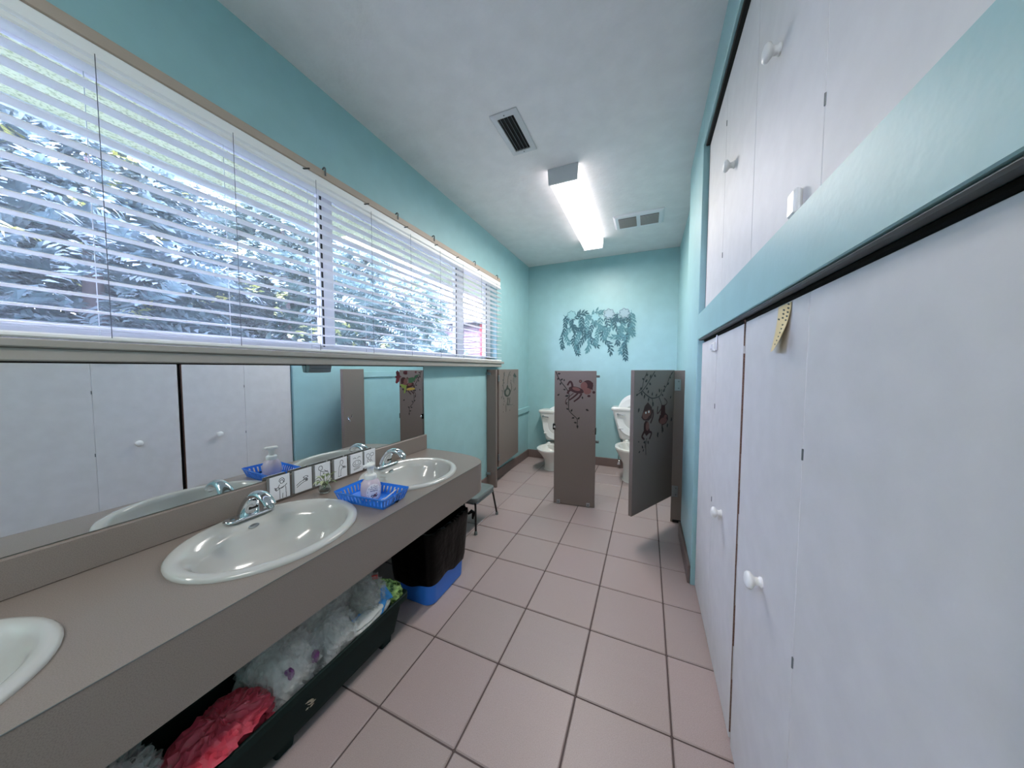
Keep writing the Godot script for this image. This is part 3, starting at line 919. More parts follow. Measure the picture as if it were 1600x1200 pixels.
	# tweezers and a comb lying beside the bottle
	var tw := thing("tongs", "thin pale plastic tongs leaning in the blue basket beside the soap bottle", "tongs", Vector3(-0.998, DECK + 0.006, -0.965))
	part(tw, "arm", finish(tube([Vector3(-0.02, 0.0, 0.03), Vector3(0.0, 0.012, 0.0), Vector3(0.012, 0.032, -0.042)], 0.0014, 6)), M.vinyl)
	part(tw, "arm", finish(tube([Vector3(-0.005, 0.0, 0.032), Vector3(0.006, 0.012, 0.002), Vector3(0.014, 0.032, -0.042)], 0.0014, 6)), M.vinyl)
	var cb := thing("comb", "small dark comb lying in the blue basket", "comb", Vector3(-0.972, DECK + 0.0045, -0.985), 0.5)
	part(cb, "spine", finish(moved(box(0.012, 0.005, 0.07, 0.002), at(0, 0.0025, 0))), M.black)
	var teeth := PackedVector3Array()
	for k in 14:
		teeth.append_array(moved(box(0.016, 0.0025, 0.002, 0.0004), at(0.013, 0.002, -0.032 + k * 0.0049)))
	part(cb, "teeth", finish(teeth), M.black)
	# small glass vase with a cutting
	var v := thing("glass_vase", "tiny round glass vase of water on the counter before the cards", "vase", Vector3(-1.325, DECK, -0.925))
	part(v, "vessel", finish(lathe([[0.014, 0.0], [0.021, 0.003], [0.025, 0.014], [0.0235, 0.026], [0.0165, 0.037], [0.016, 0.041], [0.0185, 0.045], [0.0165, 0.0445], [0.0145, 0.041], [0.0145, 0.037], [0.0205, 0.026], [0.022, 0.014], [0.018, 0.006], [0.004, 0.005]], 28), true, 60.0), M.vase)
	part(v, "pebbles", finish(lathe([[0.01, 0.006], [0.0185, 0.007], [0.021, 0.014], [0.012, 0.017], [0.004, 0.0185]], 16), true, 60.0), M.bark)
	var pl := thing("plant_cutting", "small variegated green plant cutting standing in the tiny glass vase", "plant", Vector3(-1.325, DECK + 0.02, -0.925))
	for k in 16:
		var ang := k * 2.4
		var out := rng.randf_range(0.012, 0.034)
		var up := rng.randf_range(0.028, 0.062)
		var tip := Vector3(out * cos(ang), up, out * sin(ang))
		part(pl, "stem", finish(tube([Vector3(0.002 * cos(ang), 0.0, 0.002 * sin(ang)), Vector3(tip.x * 0.4, up * 0.65, tip.z * 0.4), tip], 0.0008, 5)), M.stem)
		part(pl, "leaf", finish(leaf3(0.026, 0.013), false, 60.0), M.cutting if k % 3 else M.cutting_pale, tip - Vector3(tip.x, 0, tip.z) * 0.2, Vector3(rng.randf_range(-0.9, 0.3), -ang + PI / 2, 0))

func leaf3(length: float, width: float) -> PackedVector3Array:
	# a folded, drooping leaf growing along +z
	var s := PackedVector3Array()
	var rows := []
	for k in 6:
		var u := k / 5.0
		var w := width * 0.5 * sin(PI * pow(u, 0.8)) + 0.0002
		var y := 0.25 * length * u - 0.5 * length * u * u
		rows.append([Vector3(-w, y + w * 0.35, u * length), Vector3(0, y, u * length), Vector3(w, y + w * 0.35, u * length)])
	for k in 5:
		for j in 2:
			quad(s, rows[k][j], rows[k + 1][j], rows[k + 1][j + 1], rows[k][j + 1])
	return s

# ---------------------------------------------------------------- under the counter
func bin() -> void:
	var b := thing("waste_bin", "blue rectangular waste bin with black liner under the counter's end", "waste bin", Vector3(-1.05, 0, -1.315))
	var rings := []
	for q in [[0.225, 0.29, 0.0], [0.235, 0.30, 0.006], [0.262, 0.335, 0.345], [0.272, 0.345, 0.35], [0.272, 0.345, 0.358], [0.252, 0.325, 0.358], [0.23, 0.3, 0.1], [0.22, 0.29, 0.012]]:
		rings.append(rrect(q[0], q[1], 0.045, q[2], 0.0, 0.0, 7))
	part(b, "body", finish(loft(rings), true, 50.0), M.blue)
	var l := thing("bin_liner", "black plastic liner folded over the blue waste bin", "bin liner", Vector3(-1.05, 0, -1.315))
	# a draped skirt outside, over the rim and down inside; the hem dips and the film wrinkles
	var f := FastNoiseLite.new()
	f.seed = 12
	f.frequency = 14.0
	var n := 120
	var r := []
	var prof := [[0.006, 0.0], [0.008, 0.12], [0.009, 0.3], [0.010, 0.55], [0.012, 0.8], [0.014, 0.94], [0.010, 1.0], [-0.006, 1.0], [-0.016, 0.97], [-0.028, 0.85], [-0.04, 0.6], [-0.05, 0.35]]
	for i in prof.size():
		var base := rrect(1, 1, 0.15, 0, 0, 0, 30)
		var ring := PackedVector3Array()
		for j in n:
			var t := float(j) / n
			var hem := 0.098 + 0.014 * sin(TAU * t * 2.0 + 0.6) + 0.006 * sin(TAU * t * 7.0)
			var y := lerpf(hem, 0.37, prof[i][1])
			var k := y / 0.35
			var w: float = lerpf(0.235, 0.264, k) + 2.0 * prof[i][0]
			var d: float = lerpf(0.30, 0.337, k) + 2.0 * prof[i][0]
			var p := rrect_at(w, d, 0.05, t)
			var wr: float = (f.get_noise_3d(p.x * 0.8 + y * 0.7, y * 2.2 - p.y * 0.9, p.y * 0.5) * 0.5 + 0.3) * 0.008 * (1.0 if i < 7 else 1.5) * smoothstep(0.0, 0.15, prof[i][1])
			var o := Vector2(p.x, p.y).normalized() * wr
			if i >= 5 and i <= 8:
				y += 0.010 * f.get_noise_2d(t * 3.0, 5.0)
			ring.append(Vector3(p.x + o.x, y, p.y + o.y))
		r.append(ring)
	part(l, "skirt", finish(loft(r, false, true), false, 50.0), M.liner)
	part(l, "gathered_corner", finish(tube([Vector3(0.13, 0.33, -0.172), Vector3(0.148, 0.345, -0.182), Vector3(0.158, 0.335, -0.19), Vector3(0.152, 0.30, -0.185)], [0.006, 0.012, 0.012, 0.005], 8), true, 60.0), M.liner)

func rrect_at(w: float, d: float, rad: float, t: float) -> Vector2:
	# a point on a rounded rectangle at share t of the way round
	var ang := TAU * t
	var dir := Vector2(cos(ang), sin(ang))
	var e := 7.0
	var k := pow(pow(absf(dir.x) / (w / 2), e) + pow(absf(dir.y) / (d / 2), e), -1.0 / e)
	return dir * k

func crumple(size: Vector3, seed_no: int, rough := 0.22, n := 30, detail := 5.0, keep = null) -> PackedVector3Array:
	# a closed crumpled lump with sharp folds
	var f := FastNoiseLite.new()
	f.seed = seed_no
	f.noise_type = FastNoiseLite.TYPE_SIMPLEX_SMOOTH
	f.fractal_type = FastNoiseLite.FRACTAL_RIDGED
	f.fractal_octaves = 3
	f.frequency = 1.0
	var rings := []
	var m := n / 2
	for i in m + 1:
		var v := clampf(float(i) / m, 0.004, 0.996) * PI
		var r := PackedVector3Array()
		for j in n:
			var t := TAU * j / n
			var d := Vector3(sin(v) * cos(t), -cos(v), sin(v) * sin(t))
			var e := pow(pow(absf(d.x), 2.6) + pow(absf(d.y), 2.6) + pow(absf(d.z), 2.6), -1.0 / 2.6)
			var k := 1.0 + rough * (f.get_noise_3dv(d * detail * 0.12 * 4.0) - 0.2)
			var p := d * e * k * size / 2.0
			if keep != null:       # stays inside the trough below its rim
				p = keep * p
				if p.y < 0.2:
					p.x = clampf(p.x, -1.158, -0.962)
				p.y = maxf(p.y, 0.058)
				p = keep.affine_inverse() * p
			r.append(p)
		rings.append(r)
	return loft(rings)

func planter() -> void:
	var p := thing("storage_trough", "long dark green plastic trough full of bags under the counter", "trough", Vector3(-1.06, 0, -0.535))
	var ln := 0.95
	var rings := []
	for q in [[0.19, ln - 0.09, 0.04], [0.20, ln - 0.08, 0.043], [0.232, ln - 0.02, 0.166], [0.262, ln + 0.012, 0.168], [0.264, ln + 0.014, 0.192], [0.256, ln + 0.006, 0.194], [0.235, ln - 0.014, 0.188], [0.225, ln - 0.026, 0.165], [0.195, ln - 0.09, 0.052]]:
		rings.append(rrect(q[0], q[1], 0.02, q[2]))
	part(p, "box", finish(loft(rings), true, 35.0), M.green_box)
	for sx in [-1, 1]:
		for sz in [-1, 0, 1]:
			part(p, "foot", finish(moved(loft([rrect(0.035, 0.05, 0.008, 0.0), rrect(0.045, 0.06, 0.01, 0.045)]), at(sx * 0.066, 0, sz * (ln / 2 - 0.078)))), M.green_box)
	# small moulded emblem: a gilt bird over leaves
	var em := PackedVector3Array()
	for q in [[[-8, 2, -3, 9, 6, 13, 14, 12, 8, 8, 2, 5, -2, 0]], [[-13, -4, -6, 0, 2, 0, 9, 4, 3, -3, -5, -6]], [[-9, -10, -3, -8, 2, -11, -3, -13]], [[4, -7, 9, -5, 12, -8, 7, -10]]]:
		var pts := PackedVector2Array()
		for i in range(0, q[0].size(), 2):
			pts.append(Vector2(-q[0][i], q[0][i + 1]) * 0.0013)
		em.append_array(slab(pts, 0.0012))
	part(p, "emblem", finish(moved(em, Transform3D(Basis(Vector3.BACK, -0.16) * Basis(Vector3.UP, PI / 2), Vector3(0.1095, 0.105, -0.062)))), M.gilt)
	var lab := ["pink plastic bag at the near end of the green trough", "clear bag of white nappies with purple print in the green trough", "clear bag of folded white nappies in the middle of the green trough", "", "clear bag with a red tag near the far end of the trough"]
	var bag := func(label: String, pos: Vector3, size: Vector3, turn: float, seed_no: int, mat: Material, filmed: bool) -> Node3D:
		var b := thing("plastic_bag", label, "bag", pos, turn, "bags in the green trough")
		if filmed:
			part(b, "contents", finish(crumple(size * 0.88, seed_no + 40, 0.16, 48, 5.0, b.transform), true, 60.0), mat)
			part(b, "film", finish(crumple(size * 1.03, seed_no, 0.34, 80, 10.0, b.transform), true, 30.0), M.film)
			part(b, "gathered_neck", finish(crumple(Vector3(size.x * 0.4, size.y * 0.35, size.z * 0.3), seed_no + 7, 0.5, 36, 9.0), true, 35.0), M.film, Vector3(-0.01, size.y * 0.44, 0.0), Vector3(0.3, 0.4, 0.5))
		else:
			part(b, "film", finish(crumple(size, seed_no, 0.2, 64, 6.0, b.transform), true, 40.0), mat)
		return b
	bag.call(lab[0], Vector3(-1.01, 0.165, -0.40), Vector3(0.17, 0.15, 0.22), 0.25, 3, M.pink, false)
	var d: Node3D = bag.call(lab[1], Vector3(-1.06, 0.175, -0.575), Vector3(0.21, 0.21, 0.17), 0.1, 11, M.cloth, true)
	part(d, "print", finish(crumple(Vector3(0.03, 0.03, 0.02), 71, 0.2, 16)), M.purple, Vector3(0.080, 0.055, 0.03))
	part(d, "print", finish(crumple(Vector3(0.02, 0.04, 0.02), 72, 0.2, 16)), M.purple, Vector3(0.088, 0.04, -0.05))
	bag.call(lab[2], Vector3(-1.045, 0.165, -0.735), Vector3(0.2, 0.17, 0.15), -0.1, 21, M.cloth, true)
	bag.call("clear bag of greyish cloths behind the white nappies in the trough", Vector3(-1.11, 0.23, -0.75), Vector3(0.13, 0.22, 0.3), 0.0, 33, M.grey_cloth, true)
	d = bag.call(lab[4], Vector3(-1.065, 0.205, -0.875), Vector3(0.19, 0.2, 0.13), 0.1, 43, M.grey_cloth, true)
	part(d, "red_tag", finish(box(0.022, 0.02, 0.004, 0.001)), M.redpost, Vector3(0.055, 0.092, -0.03), Vector3(0.2, 0.6, 0.1))
	bag.call("dark indigo pouch at the back of the green trough", Vector3(-1.14, 0.225, -0.60), Vector3(0.08, 0.13, 0.15), 0.0, 52, M.indigo, false)
	bag.call("clear bag of white cloths at the trough's near end, past the photo's edge", Vector3(-1.06, 0.175, -0.2), Vector3(0.2, 0.18, 0.2), 0.1, 61, M.cloth, true)
	# a folded blue packet, a white pad under it, and a leafy green wipes packet
	var fold := thing("blue_packet", "folded bright blue packet lying over the trough's far end", "packet", Vector3(-0.985, 0.212, -0.885), 0.0)
	var rows := []
	for k in 9:
		var u := k / 8.0
		rows.append(PackedVector3Array([Vector3(-0.03 + 0.01 * sin(u * 9.0), 0.03 - 0.045 * (1.0 - u), 0.095 - 0.18 * u), Vector3(0.028 - 0.012 * cos(u * 7.0), 0.012 * sin(u * 11.0) - 0.03 * (1.0 - u), 0.095 - 0.18 * u), Vector3(0.03 - 0.012 * cos(u * 7.0), -0.01 + 0.012 * sin(u * 11.0) - 0.03 * (1.0 - u), 0.09 - 0.17 * u), Vector3(-0.03, 0.016 - 0.045 * (1.0 - u), 0.09 - 0.17 * u)]))
	part(fold, "wrapper", finish(loft(rows), true, 45.0), M.sky_blue)
	var pad := thing("white_pad", "folded white pad under the blue packet at the trough's rim", "pad", Vector3(-0.975, 0.183, -0.86), 0.12)
	part(pad, "pad", finish(crumple(Vector3(0.06, 0.035, 0.19), 81, 0.12, 28, 4.0), true, 50.0), M.cloth)
	part(pad, "fold", finish(crumple(Vector3(0.055, 0.016, 0.18), 82, 0.12, 28, 4.0), true, 50.0), M.white, Vector3(0.0, 0.018, 0.004))
	var w := thing("wipes_packet", "pale green wipes packet with leaf print at the trough's far end", "packet", Vector3(-1.015, 0.192, -0.972), 0.25)
	part(w, "packet", finish(crumple(Vector3(0.14, 0.1, 0.055), 91, 0.16, 36, 4.0), true, 50.0), M.leafy)
	var crimp := PackedVector3Array()
	for k in 14:
		crimp.append_array(moved(box(0.0095, 0.014, 0.003, 0.0008), Transform3D(Basis(Vector3.UP, 0.4 if k % 2 else -0.4), Vector3(-0.06 + k * 0.0092, 0.05 - absf(k - 6.5) * 0.0012, 0))))
	part(w, "crimped_seal", finish(crimp), M.leafy)
	part(w, "blue_flap", finish(box(0.03, 0.018, 0.004, 0.001)), M.indigo, Vector3(0.02, -0.012, 0.03), Vector3(-0.2, 0.1, 0.4))

func stool() -> void:
	var s := thing("child_stool", "low grey child's stool with thin dark legs behind the counter's end", "stool", Vector3(-1.225, 0, -2.0))
	var seat := []
	for q in [[0.27, 0.28, 0.205], [0.282, 0.292, 0.212], [0.288, 0.298, 0.232], [0.284, 0.294, 0.241], [0.262, 0.272, 0.247], [0.2, 0.21, 0.243], [0.06, 0.07, 0.241]]:
		seat.append(rrect(q[0], q[1], 0.03, q[2]))
	part(s, "seat", finish(loft(seat), true, 50.0), M.stool)
	part(s, "frame_rail", finish(tube([Vector3(-0.13, 0.2, 0.135), Vector3(0.12, 0.2, 0.135), Vector3(0.134, 0.2, 0.12), Vector3(0.134, 0.2, -0.12), Vector3(0.12, 0.2, -0.135), Vector3(-0.13, 0.2, -0.135)], 0.007, 10)), M.steel)
	for sx in [-1, 1]:
		for sz in [-1, 1]:
			var leg := part(s, "leg", finish(tube([Vector3(sx * 0.13, 0.205, sz * 0.132), Vector3(sx * 0.152, 0.008, sz * 0.165)], 0.0075, 10)), M.darkleg)
			part(leg, "glide", finish(moved(lathe([[0.011, 0.0], [0.012, 0.004], [0.011, 0.02], [0.008, 0.024]], 14), at(sx * 0.152, 0, sz * 0.165))), M.stool)

# ---------------------------------------------------------------- stalls
var decal_place := Transform3D()
var layer := 0

func lifted(s: PackedVector3Array) -> PackedVector3Array:
	# vinyl pieces lie one over the other, a hair apart
	layer = (layer + 1) % 40
	return moved(s, at(0, 0, 0.00001 * layer))


func vine(host: Node, map: Callable, lines: Array, leaves: Array, mat: Material, depth := 0.0006) -> void:
	# a flat vinyl vine: stems through photo points and leaves beside them, mapped on to the panel
	var s := PackedVector3Array()
	for l in lines:
		var pts := []
		for i in range(1, l.size(), 2):
			pts.append(map.call(float(l[i]), float(l[i + 1])))
		s.append_array(lifted(slab(ribbon(curve(pts, 4), l[0] * 0.00054, l[0] * 0.0004), depth)))
	for q in leaves:
		s.append_array(lifted(slab(leaf2(map.call(float(q[0]), float(q[1])), deg_to_rad(q[2]), q[3] * 0.00054, q[3] * 0.00032), depth)))
	var o := part(host, "vine_decal", finish(s, true, 10.0), mat)
	o.transform = decal_place
	o.set_meta("kind", "stuff")

func blob(host: Node, called: String, map: Callable, polys: Array, mat: Material, depth: float) -> MeshInstance3D:
	var s := PackedVector3Array()
	for l in polys:
		var pts := PackedVector2Array()
		if l[0] is String:       # an oval: centre, half sizes in photo pixels, tilt in degrees
			var c: Vector2 = map.call(float(l[1]), float(l[2]))
			var ex: Vector2 = map.call(float(l[1] + l[3]), float(l[2]))
			pts = oval2(c, absf(ex.x - c.x), l[4] * 0.00054, deg_to_rad(l[5] if l.size() > 5 else 0))
		elif l[0] is float:      # a limb: width, then points
			var w := []
			for i in range(1, l.size(), 2):
				w.append(map.call(float(l[i]), float(l[i + 1])))
			pts = ribbon(curve(w, 5), l[0] * 0.00054, l[0] * 0.00042)
		else:
			for i in range(0, l.size(), 2):
				pts.append(map.call(float(l[i]), float(l[i + 1])))
		s.append_array(lifted(slab(pts, depth)))
	var o := part(host, called, finish(s, true, 10.0), mat)
	o.transform = decal_place
	return o

func stalls() -> void:
	# middle post panel: local x to the right, y up, front face at z = 0.0125
	var p := thing("stall_panel", "narrow grey-brown post panel with a climbing monkey between the stalls", "stall panel", Vector3(-0.55, 0.0, -2.582), 0.11)
	part(p, "panel", finish(moved(box(0.342, 1.137, 0.025, 0.002), at(0, 0.5725, 0))), M.panel)
	for x in [-0.13, 0.118]:
		part(p, "floor_clip", finish(moved(box(0.03, 0.036, 0.005, 0.002), at(x, 0.02, 0.0152))), M.steel)
		part(p, "clip_screw", finish(moved(lathe([[0.006, 0.0], [0.005, 0.003]], 10), Transform3D(Basis(Vector3.RIGHT, PI / 2), Vector3(x, 0.022, 0.0178)))), M.track)
	part(p, "latch", finish(moved(box(0.022, 0.05, 0.05, 0.003), at(-0.172, 0.665, -0.004))), M.black)
	part(p, "latch_knob", finish(moved(lathe([[0.011, 0.0], [0.012, 0.006], [0.008, 0.012]], 14), Transform3D(Basis(Vector3.RIGHT, PI / 2), Vector3(-0.164, 0.665, 0.02)))), M.chrome)
	part(p, "strike_plate", finish(moved(box(0.008, 0.055, 0.03, 0.001), at(0.171, 0.645, 0))), M.black)
	for y in [0.628, 0.662]:
		part(p, "strike_screw", finish(moved(lathe([[0.004, 0.0], [0.003, 0.002]], 8), Transform3D(Basis(Vector3.RIGHT, PI / 2), Vector3(0.155, y, 0.0125)))), M.chrome)
	for y in [1.095, 0.55]:
		part(p, "bracket", finish(moved(box(0.05, 0.02, 0.02, 0.002), at(0.172, y, -0.024))), M.track)
	var mid := func(x: float, y: float) -> Vector2:
		return Vector2((x - 330.0) * 0.00054, 1.141 - (y - 35.0) * 0.00054)
	decal_place = Transform3D(Basis(), Vector3(0, 0, 0.0127))
	var deco := p
	vine(deco, mid, [[13.0, 32, 45, 70, 135, 130, 225, 200, 315, 240, 400, 236, 520, 240, 640, 290, 705, 365, 775, 370, 860, 372, 925]],
		[[60, 85, 10, 50], [70, 140, -100, 45], [105, 185, 35, 50], [160, 200, 80, 40], [115, 215, -110, 50], [190, 330, 170, 45], [60, 425, 40, 45], [235, 420, 190, 60], [440, 425, -80, 45], [235, 640, 145, 45], [270, 670, 60, 50], [330, 760, 190, 50], [375, 785, 50, 50], [365, 840, 170, 50], [372, 870, -85, 55], [495, 620, -30, 55], [215, 520, -120, 40]], M.vine)
	blob(deco, "monkey_decal", mid, [["o", 350, 330, 118, 48, -14], ["o", 520, 255, 82, 78, 0], [470, 190, 600, 215, 592, 330, 560, 300, 530, 220], ["o", 412, 195, 24, 24], [34.0, 290, 300, 285, 240, 255, 200, 215, 260], [36.0, 290, 320, 240, 345, 215, 390], [26.0, 375, 380, 310, 440, 245, 490], [28.0, 430, 385, 390, 450, 315, 510], [11.0, 310, 380, 240, 440, 195, 490, 190, 545, 225, 568], ["o", 612, 360, 22, 20], ["o", 540, 418, 24, 18]], M.brown, 0.0006)
	blob(deco, "monkey_face", mid, [["o", 350, 315, 62, 26, -14], ["o", 465, 265, 52, 62, 0], ["o", 515, 345, 58, 50, 0], ["o", 412, 195, 13, 13]], M.tan, 0.0012)

	# left post and its door, folded back along the window wall
	p = thing("stall_panel", "dark grey-brown post fixed to the window wall beside the left stall", "stall panel", Vector3(-1.372, 0.0, -2.662))
	part(p, "panel", finish(moved(box(0.102, 1.145, 0.025, 0.002), at(0, 0.575, 0))), M.panel)
	for y in [0.135, 1.11]:
		part(p, "bracket", finish(moved(box(0.05, 0.025, 0.016, 0.003), at(-0.026, y, 0.0205))), M.steel)
	var dd := thing("stall_door", "grey-brown stall door with a faded monkey decal folded against the window wall", "stall door", Vector3(-1.309, 0.195, -2.69), PI / 2 + 0.066)
	# local x runs from the hinge to the free edge
	part(dd, "panel", finish(moved(box(0.585, 0.955, 0.025, 0.002), at(0.2925, 0.4775, -0.0125))), M.panel)
	for y in [0.1, 0.87]:
		part(dd, "hinge", finish(moved(lathe([[0.008, 0.0], [0.008, 0.06]], 12), at(-0.006, y - 0.03, 0.0))), M.steel)
	# photo px (13.3 to a pixel) to the door: hinge edge x 165, free edge x 545; nearer edge larger
	var lft := func(x: float, y: float) -> Vector2:
		var s := clampf((x - 165.0) / 380.0, 0, 1)
		var t: float = s * 2.95 / (3.49 + s * (2.95 - 3.49))
		return Vector2(0.585 * t, 0.955 - (y - 108.0) * lerpf(0.000457, 0.000545, t))
	decal_place = Transform3D(Basis(), Vector3(0, 0, 0.0002))
	deco = dd
	vine(deco, lft, [[20.0, 270, 160, 262, 260, 245, 400, 250, 500, 290, 620], [20.0, 385, 150, 345, 260, 330, 420], [20.0, 400, 400, 410, 520, 350, 660], [10.0, 250, 560, 230, 640, 262, 740], [18.0, 300, 850, 305, 960, 298, 1000], [8.0, 370, 850, 420, 855, 440, 830]],
		[[270, 190, 200, 45], [262, 240, 20, 45], [250, 330, 180, 40], [255, 400, 20, 40], [245, 450, 170, 40], [235, 570, 150, 45], [215, 670, -100, 50], [250, 720, -20, 45], [275, 770, 200, 40], [250, 830, -60, 40], [375, 240, 30, 45], [395, 330, -40, 45], [390, 410, 60, 45], [250, 990, -100, 30], [375, 985, 70, 30], [455, 880, 60, 25], [460, 560, 80, 60], [490, 540, 100, 60]], M.vine_faded)
	blob(deco, "monkey_decal", lft, [["o", 330, 590, 62, 85], [34.0, 330, 700, 335, 780, 320, 850], [18.0, 320, 850, 370, 840, 380, 690], [300, 520, 330, 420, 360, 520], [16.0, 350, 700, 365, 780, 340, 850], [20.0, 465, 200, 455, 300, 460, 400], [440, 240, 465, 180, 510, 260, 480, 280]], M.vine_faded, 0.0006)
	blob(deco, "monkey_face", lft, [["o", 330, 590, 34, 55], ["o", 455, 330, 18, 60]], M.panel_pale, 0.0012)

	# right post and its door, swung out towards the camera
	p = thing("stall_panel", "dark shaded post panel at the right wall holding the open stall door", "stall panel", Vector3(0.236, 0.0, -2.60))
	part(p, "panel", finish(moved(box(0.104, 1.145, 0.025, 0.002), at(0, 0.575, 0))), M.panel)
	for q in [[1.04, 0.085], [0.24, 0.085]]:
		part(p, "hinge_plate", finish(moved(box(0.042, q[1], 0.004, 0.0015), at(-0.028, q[0], 0.0145))), M.steel)
		for k in [-1, 1]:
			part(p, "plate_screw", finish(moved(lathe([[0.005, 0.0], [0.004, 0.002]], 8), Transform3D(Basis(Vector3.RIGHT, PI / 2), Vector3(-0.022, q[0] + 0.025 * k, 0.0165)))), M.track)
	part(p, "wall_bracket", finish(moved(box(0.024, 0.03, 0.02, 0.003), at(0.036, 1.09, 0.0225))), M.steel)
	part(p, "wall_bracket", finish(moved(box(0.024, 0.03, 0.02, 0.003), at(0.036, 0.11, 0.0225))), M.steel)
	part(p, "shoe", finish(moved(box(0.06, 0.022, 0.034, 0.003), at(-0.01, 0.0115, 0))), M.black)
	var ang := atan2(-2.124 + 2.607, -0.085 - 0.181)
	dd = thing("stall_door", "open grey-brown stall door with two hanging monkeys decal swung towards the room", "stall door", Vector3(0.181, 0.197, -2.607), -ang)
	# local x from hinge to free edge; the painted face looks along +z locally turned to the camera side
	part(dd, "panel", finish(moved(box(0.541, 0.953, 0.025, 0.002), at(0.2825, 0.4765, 0.0))), M.panel)
	for y in [0.06, 0.845]:
		part(dd, "hinge", finish(moved(lathe([[0.008, 0.0], [0.008, 0.085]], 12), at(-0.004, y - 0.043, 0.0))), M.steel)
	var hook := part(dd, "coat_hook", finish(moved(lathe([[0.016, 0.0], [0.016, 0.004], [0.006, 0.006]], 16), Transform3D(Basis(Vector3.RIGHT, PI / 2), Vector3(0.46, 0.455, 0.0125)))), M.chrome)
	part(hook, "prong", finish(tube(curve([Vector3(0.46, 0.455, 0.016), Vector3(0.46, 0.45, 0.035), Vector3(0.46, 0.468, 0.05), Vector3(0.46, 0.488, 0.052)], 4), 0.005, 8)), M.chrome)
	part(hook, "prong", finish(tube(curve([Vector3(0.46, 0.45, 0.016), Vector3(0.46, 0.43, 0.03), Vector3(0.46, 0.415, 0.034)], 4), 0.0045, 8)), M.chrome)
	# photo px (8 to a pixel): free edge x 60, hinge x 575. Seen from the room, left is the free edge.
	var rgt := func(x: float, y: float) -> Vector2:
		var s := clampf((x - 50.0) / 525.0, 0, 1)
		var t := s * 1.98 / (2.32 + s * (1.98 - 2.32))
		return Vector2(-0.553 * (1.0 - t), 0.953 - (y - 32.0) * lerpf(0.000515, 0.000605, t))
	decal_place = Transform3D(Basis(Vector3.UP, PI), Vector3(0, 0, -0.0127))
	deco = dd
	vine(deco, rgt, [[13.0, 310, 50, 255, 140, 200, 230, 150, 290, 95, 335], [10.0, 210, 60, 170, 160, 150, 260, 110, 290], [14.0, 155, 290, 210, 340, 275, 378, 340, 370, 385, 345, 405, 300, 400, 270], [10.0, 545, 50, 500, 120, 470, 210, 430, 280], [12.0, 370, 365, 395, 420, 408, 460], [10.0, 280, 380, 292, 430, 285, 490], [10.0, 225, 880, 215, 960, 220, 1090], [9.0, 205, 930, 205, 1000]],
		[[300, 90, -30, 55], [250, 130, 60, 55], [200, 100, 20, 50], [175, 150, 160, 50], [240, 190, -30, 55], [190, 180, 30, 60], [150, 250, 200, 50], [200, 260, 0, 50], [100, 330, 200, 45], [140, 300, -60, 60], [190, 330, -110, 60], [225, 320, 60, 50], [240, 370, -100, 55], [280, 350, 70, 50], [330, 360, 50, 50], [380, 310, 110, 60], [420, 300, 30, 60], [405, 330, -30, 50], [470, 210, 20, 60], [500, 110, -40, 50], [520, 90, 50, 45], [450, 240, 160, 45], [290, 420, -70, 70], [120, 500, -110, 60], [515, 385, 60, 45], [370, 800, -100, 60], [360, 830, -60, 50], [130, 930, 150, 30], [185, 940, 20, 50], [180, 1010, 120, 50], [180, 1050, 60, 40], [125, 1065, 30, 40], [240, 910, -70, 50], [430, 740, -100, 80], [490, 690, -100, 60], [535, 670, 80, 60], [420, 720, -80, 60]], M.vine)
	blob(deco, "monkey_decal", rgt, [[230, 430, 280, 490, 290, 560, 280, 620, 240, 660, 180, 655, 150, 620, 175, 540, 190, 480], [30.0, 295, 520, 300, 600, 270, 690], [26.0, 210, 680, 190, 730, 200, 790], [205, 660, 240, 670, 255, 760, 270, 800, 220, 850, 185, 800, 185, 700], [30.0, 260, 800, 285, 815, 260, 890], [34.0, 190, 800, 165, 860, 195, 895], [12.0, 440, 380, 475, 420, 465, 455, 430, 470], [405, 460, 450, 470, 455, 560, 490, 590, 495, 640, 470, 690, 430, 715, 390, 690, 372, 650, 400, 590, 400, 520], [20.0, 360, 480, 358, 570, 410, 500], [22.0, 395, 590, 385, 650, 380, 680], [18.0, 420, 700, 425, 760, 440, 790]], M.brown, 0.0006)
	blob(deco, "monkey_face", rgt, [["o", 205, 590, 42, 52], ["o", 245, 560, 26, 40], ["o", 230, 730, 22, 55], ["o", 432, 660, 46, 44], ["o", 458, 605, 20, 22]], M.tan, 0.0012)
	blob(deco, "monkey_eyes", rgt, [["o", 243, 548, 8, 16], ["o", 205, 560, 7, 14]], M.white, 0.0016)

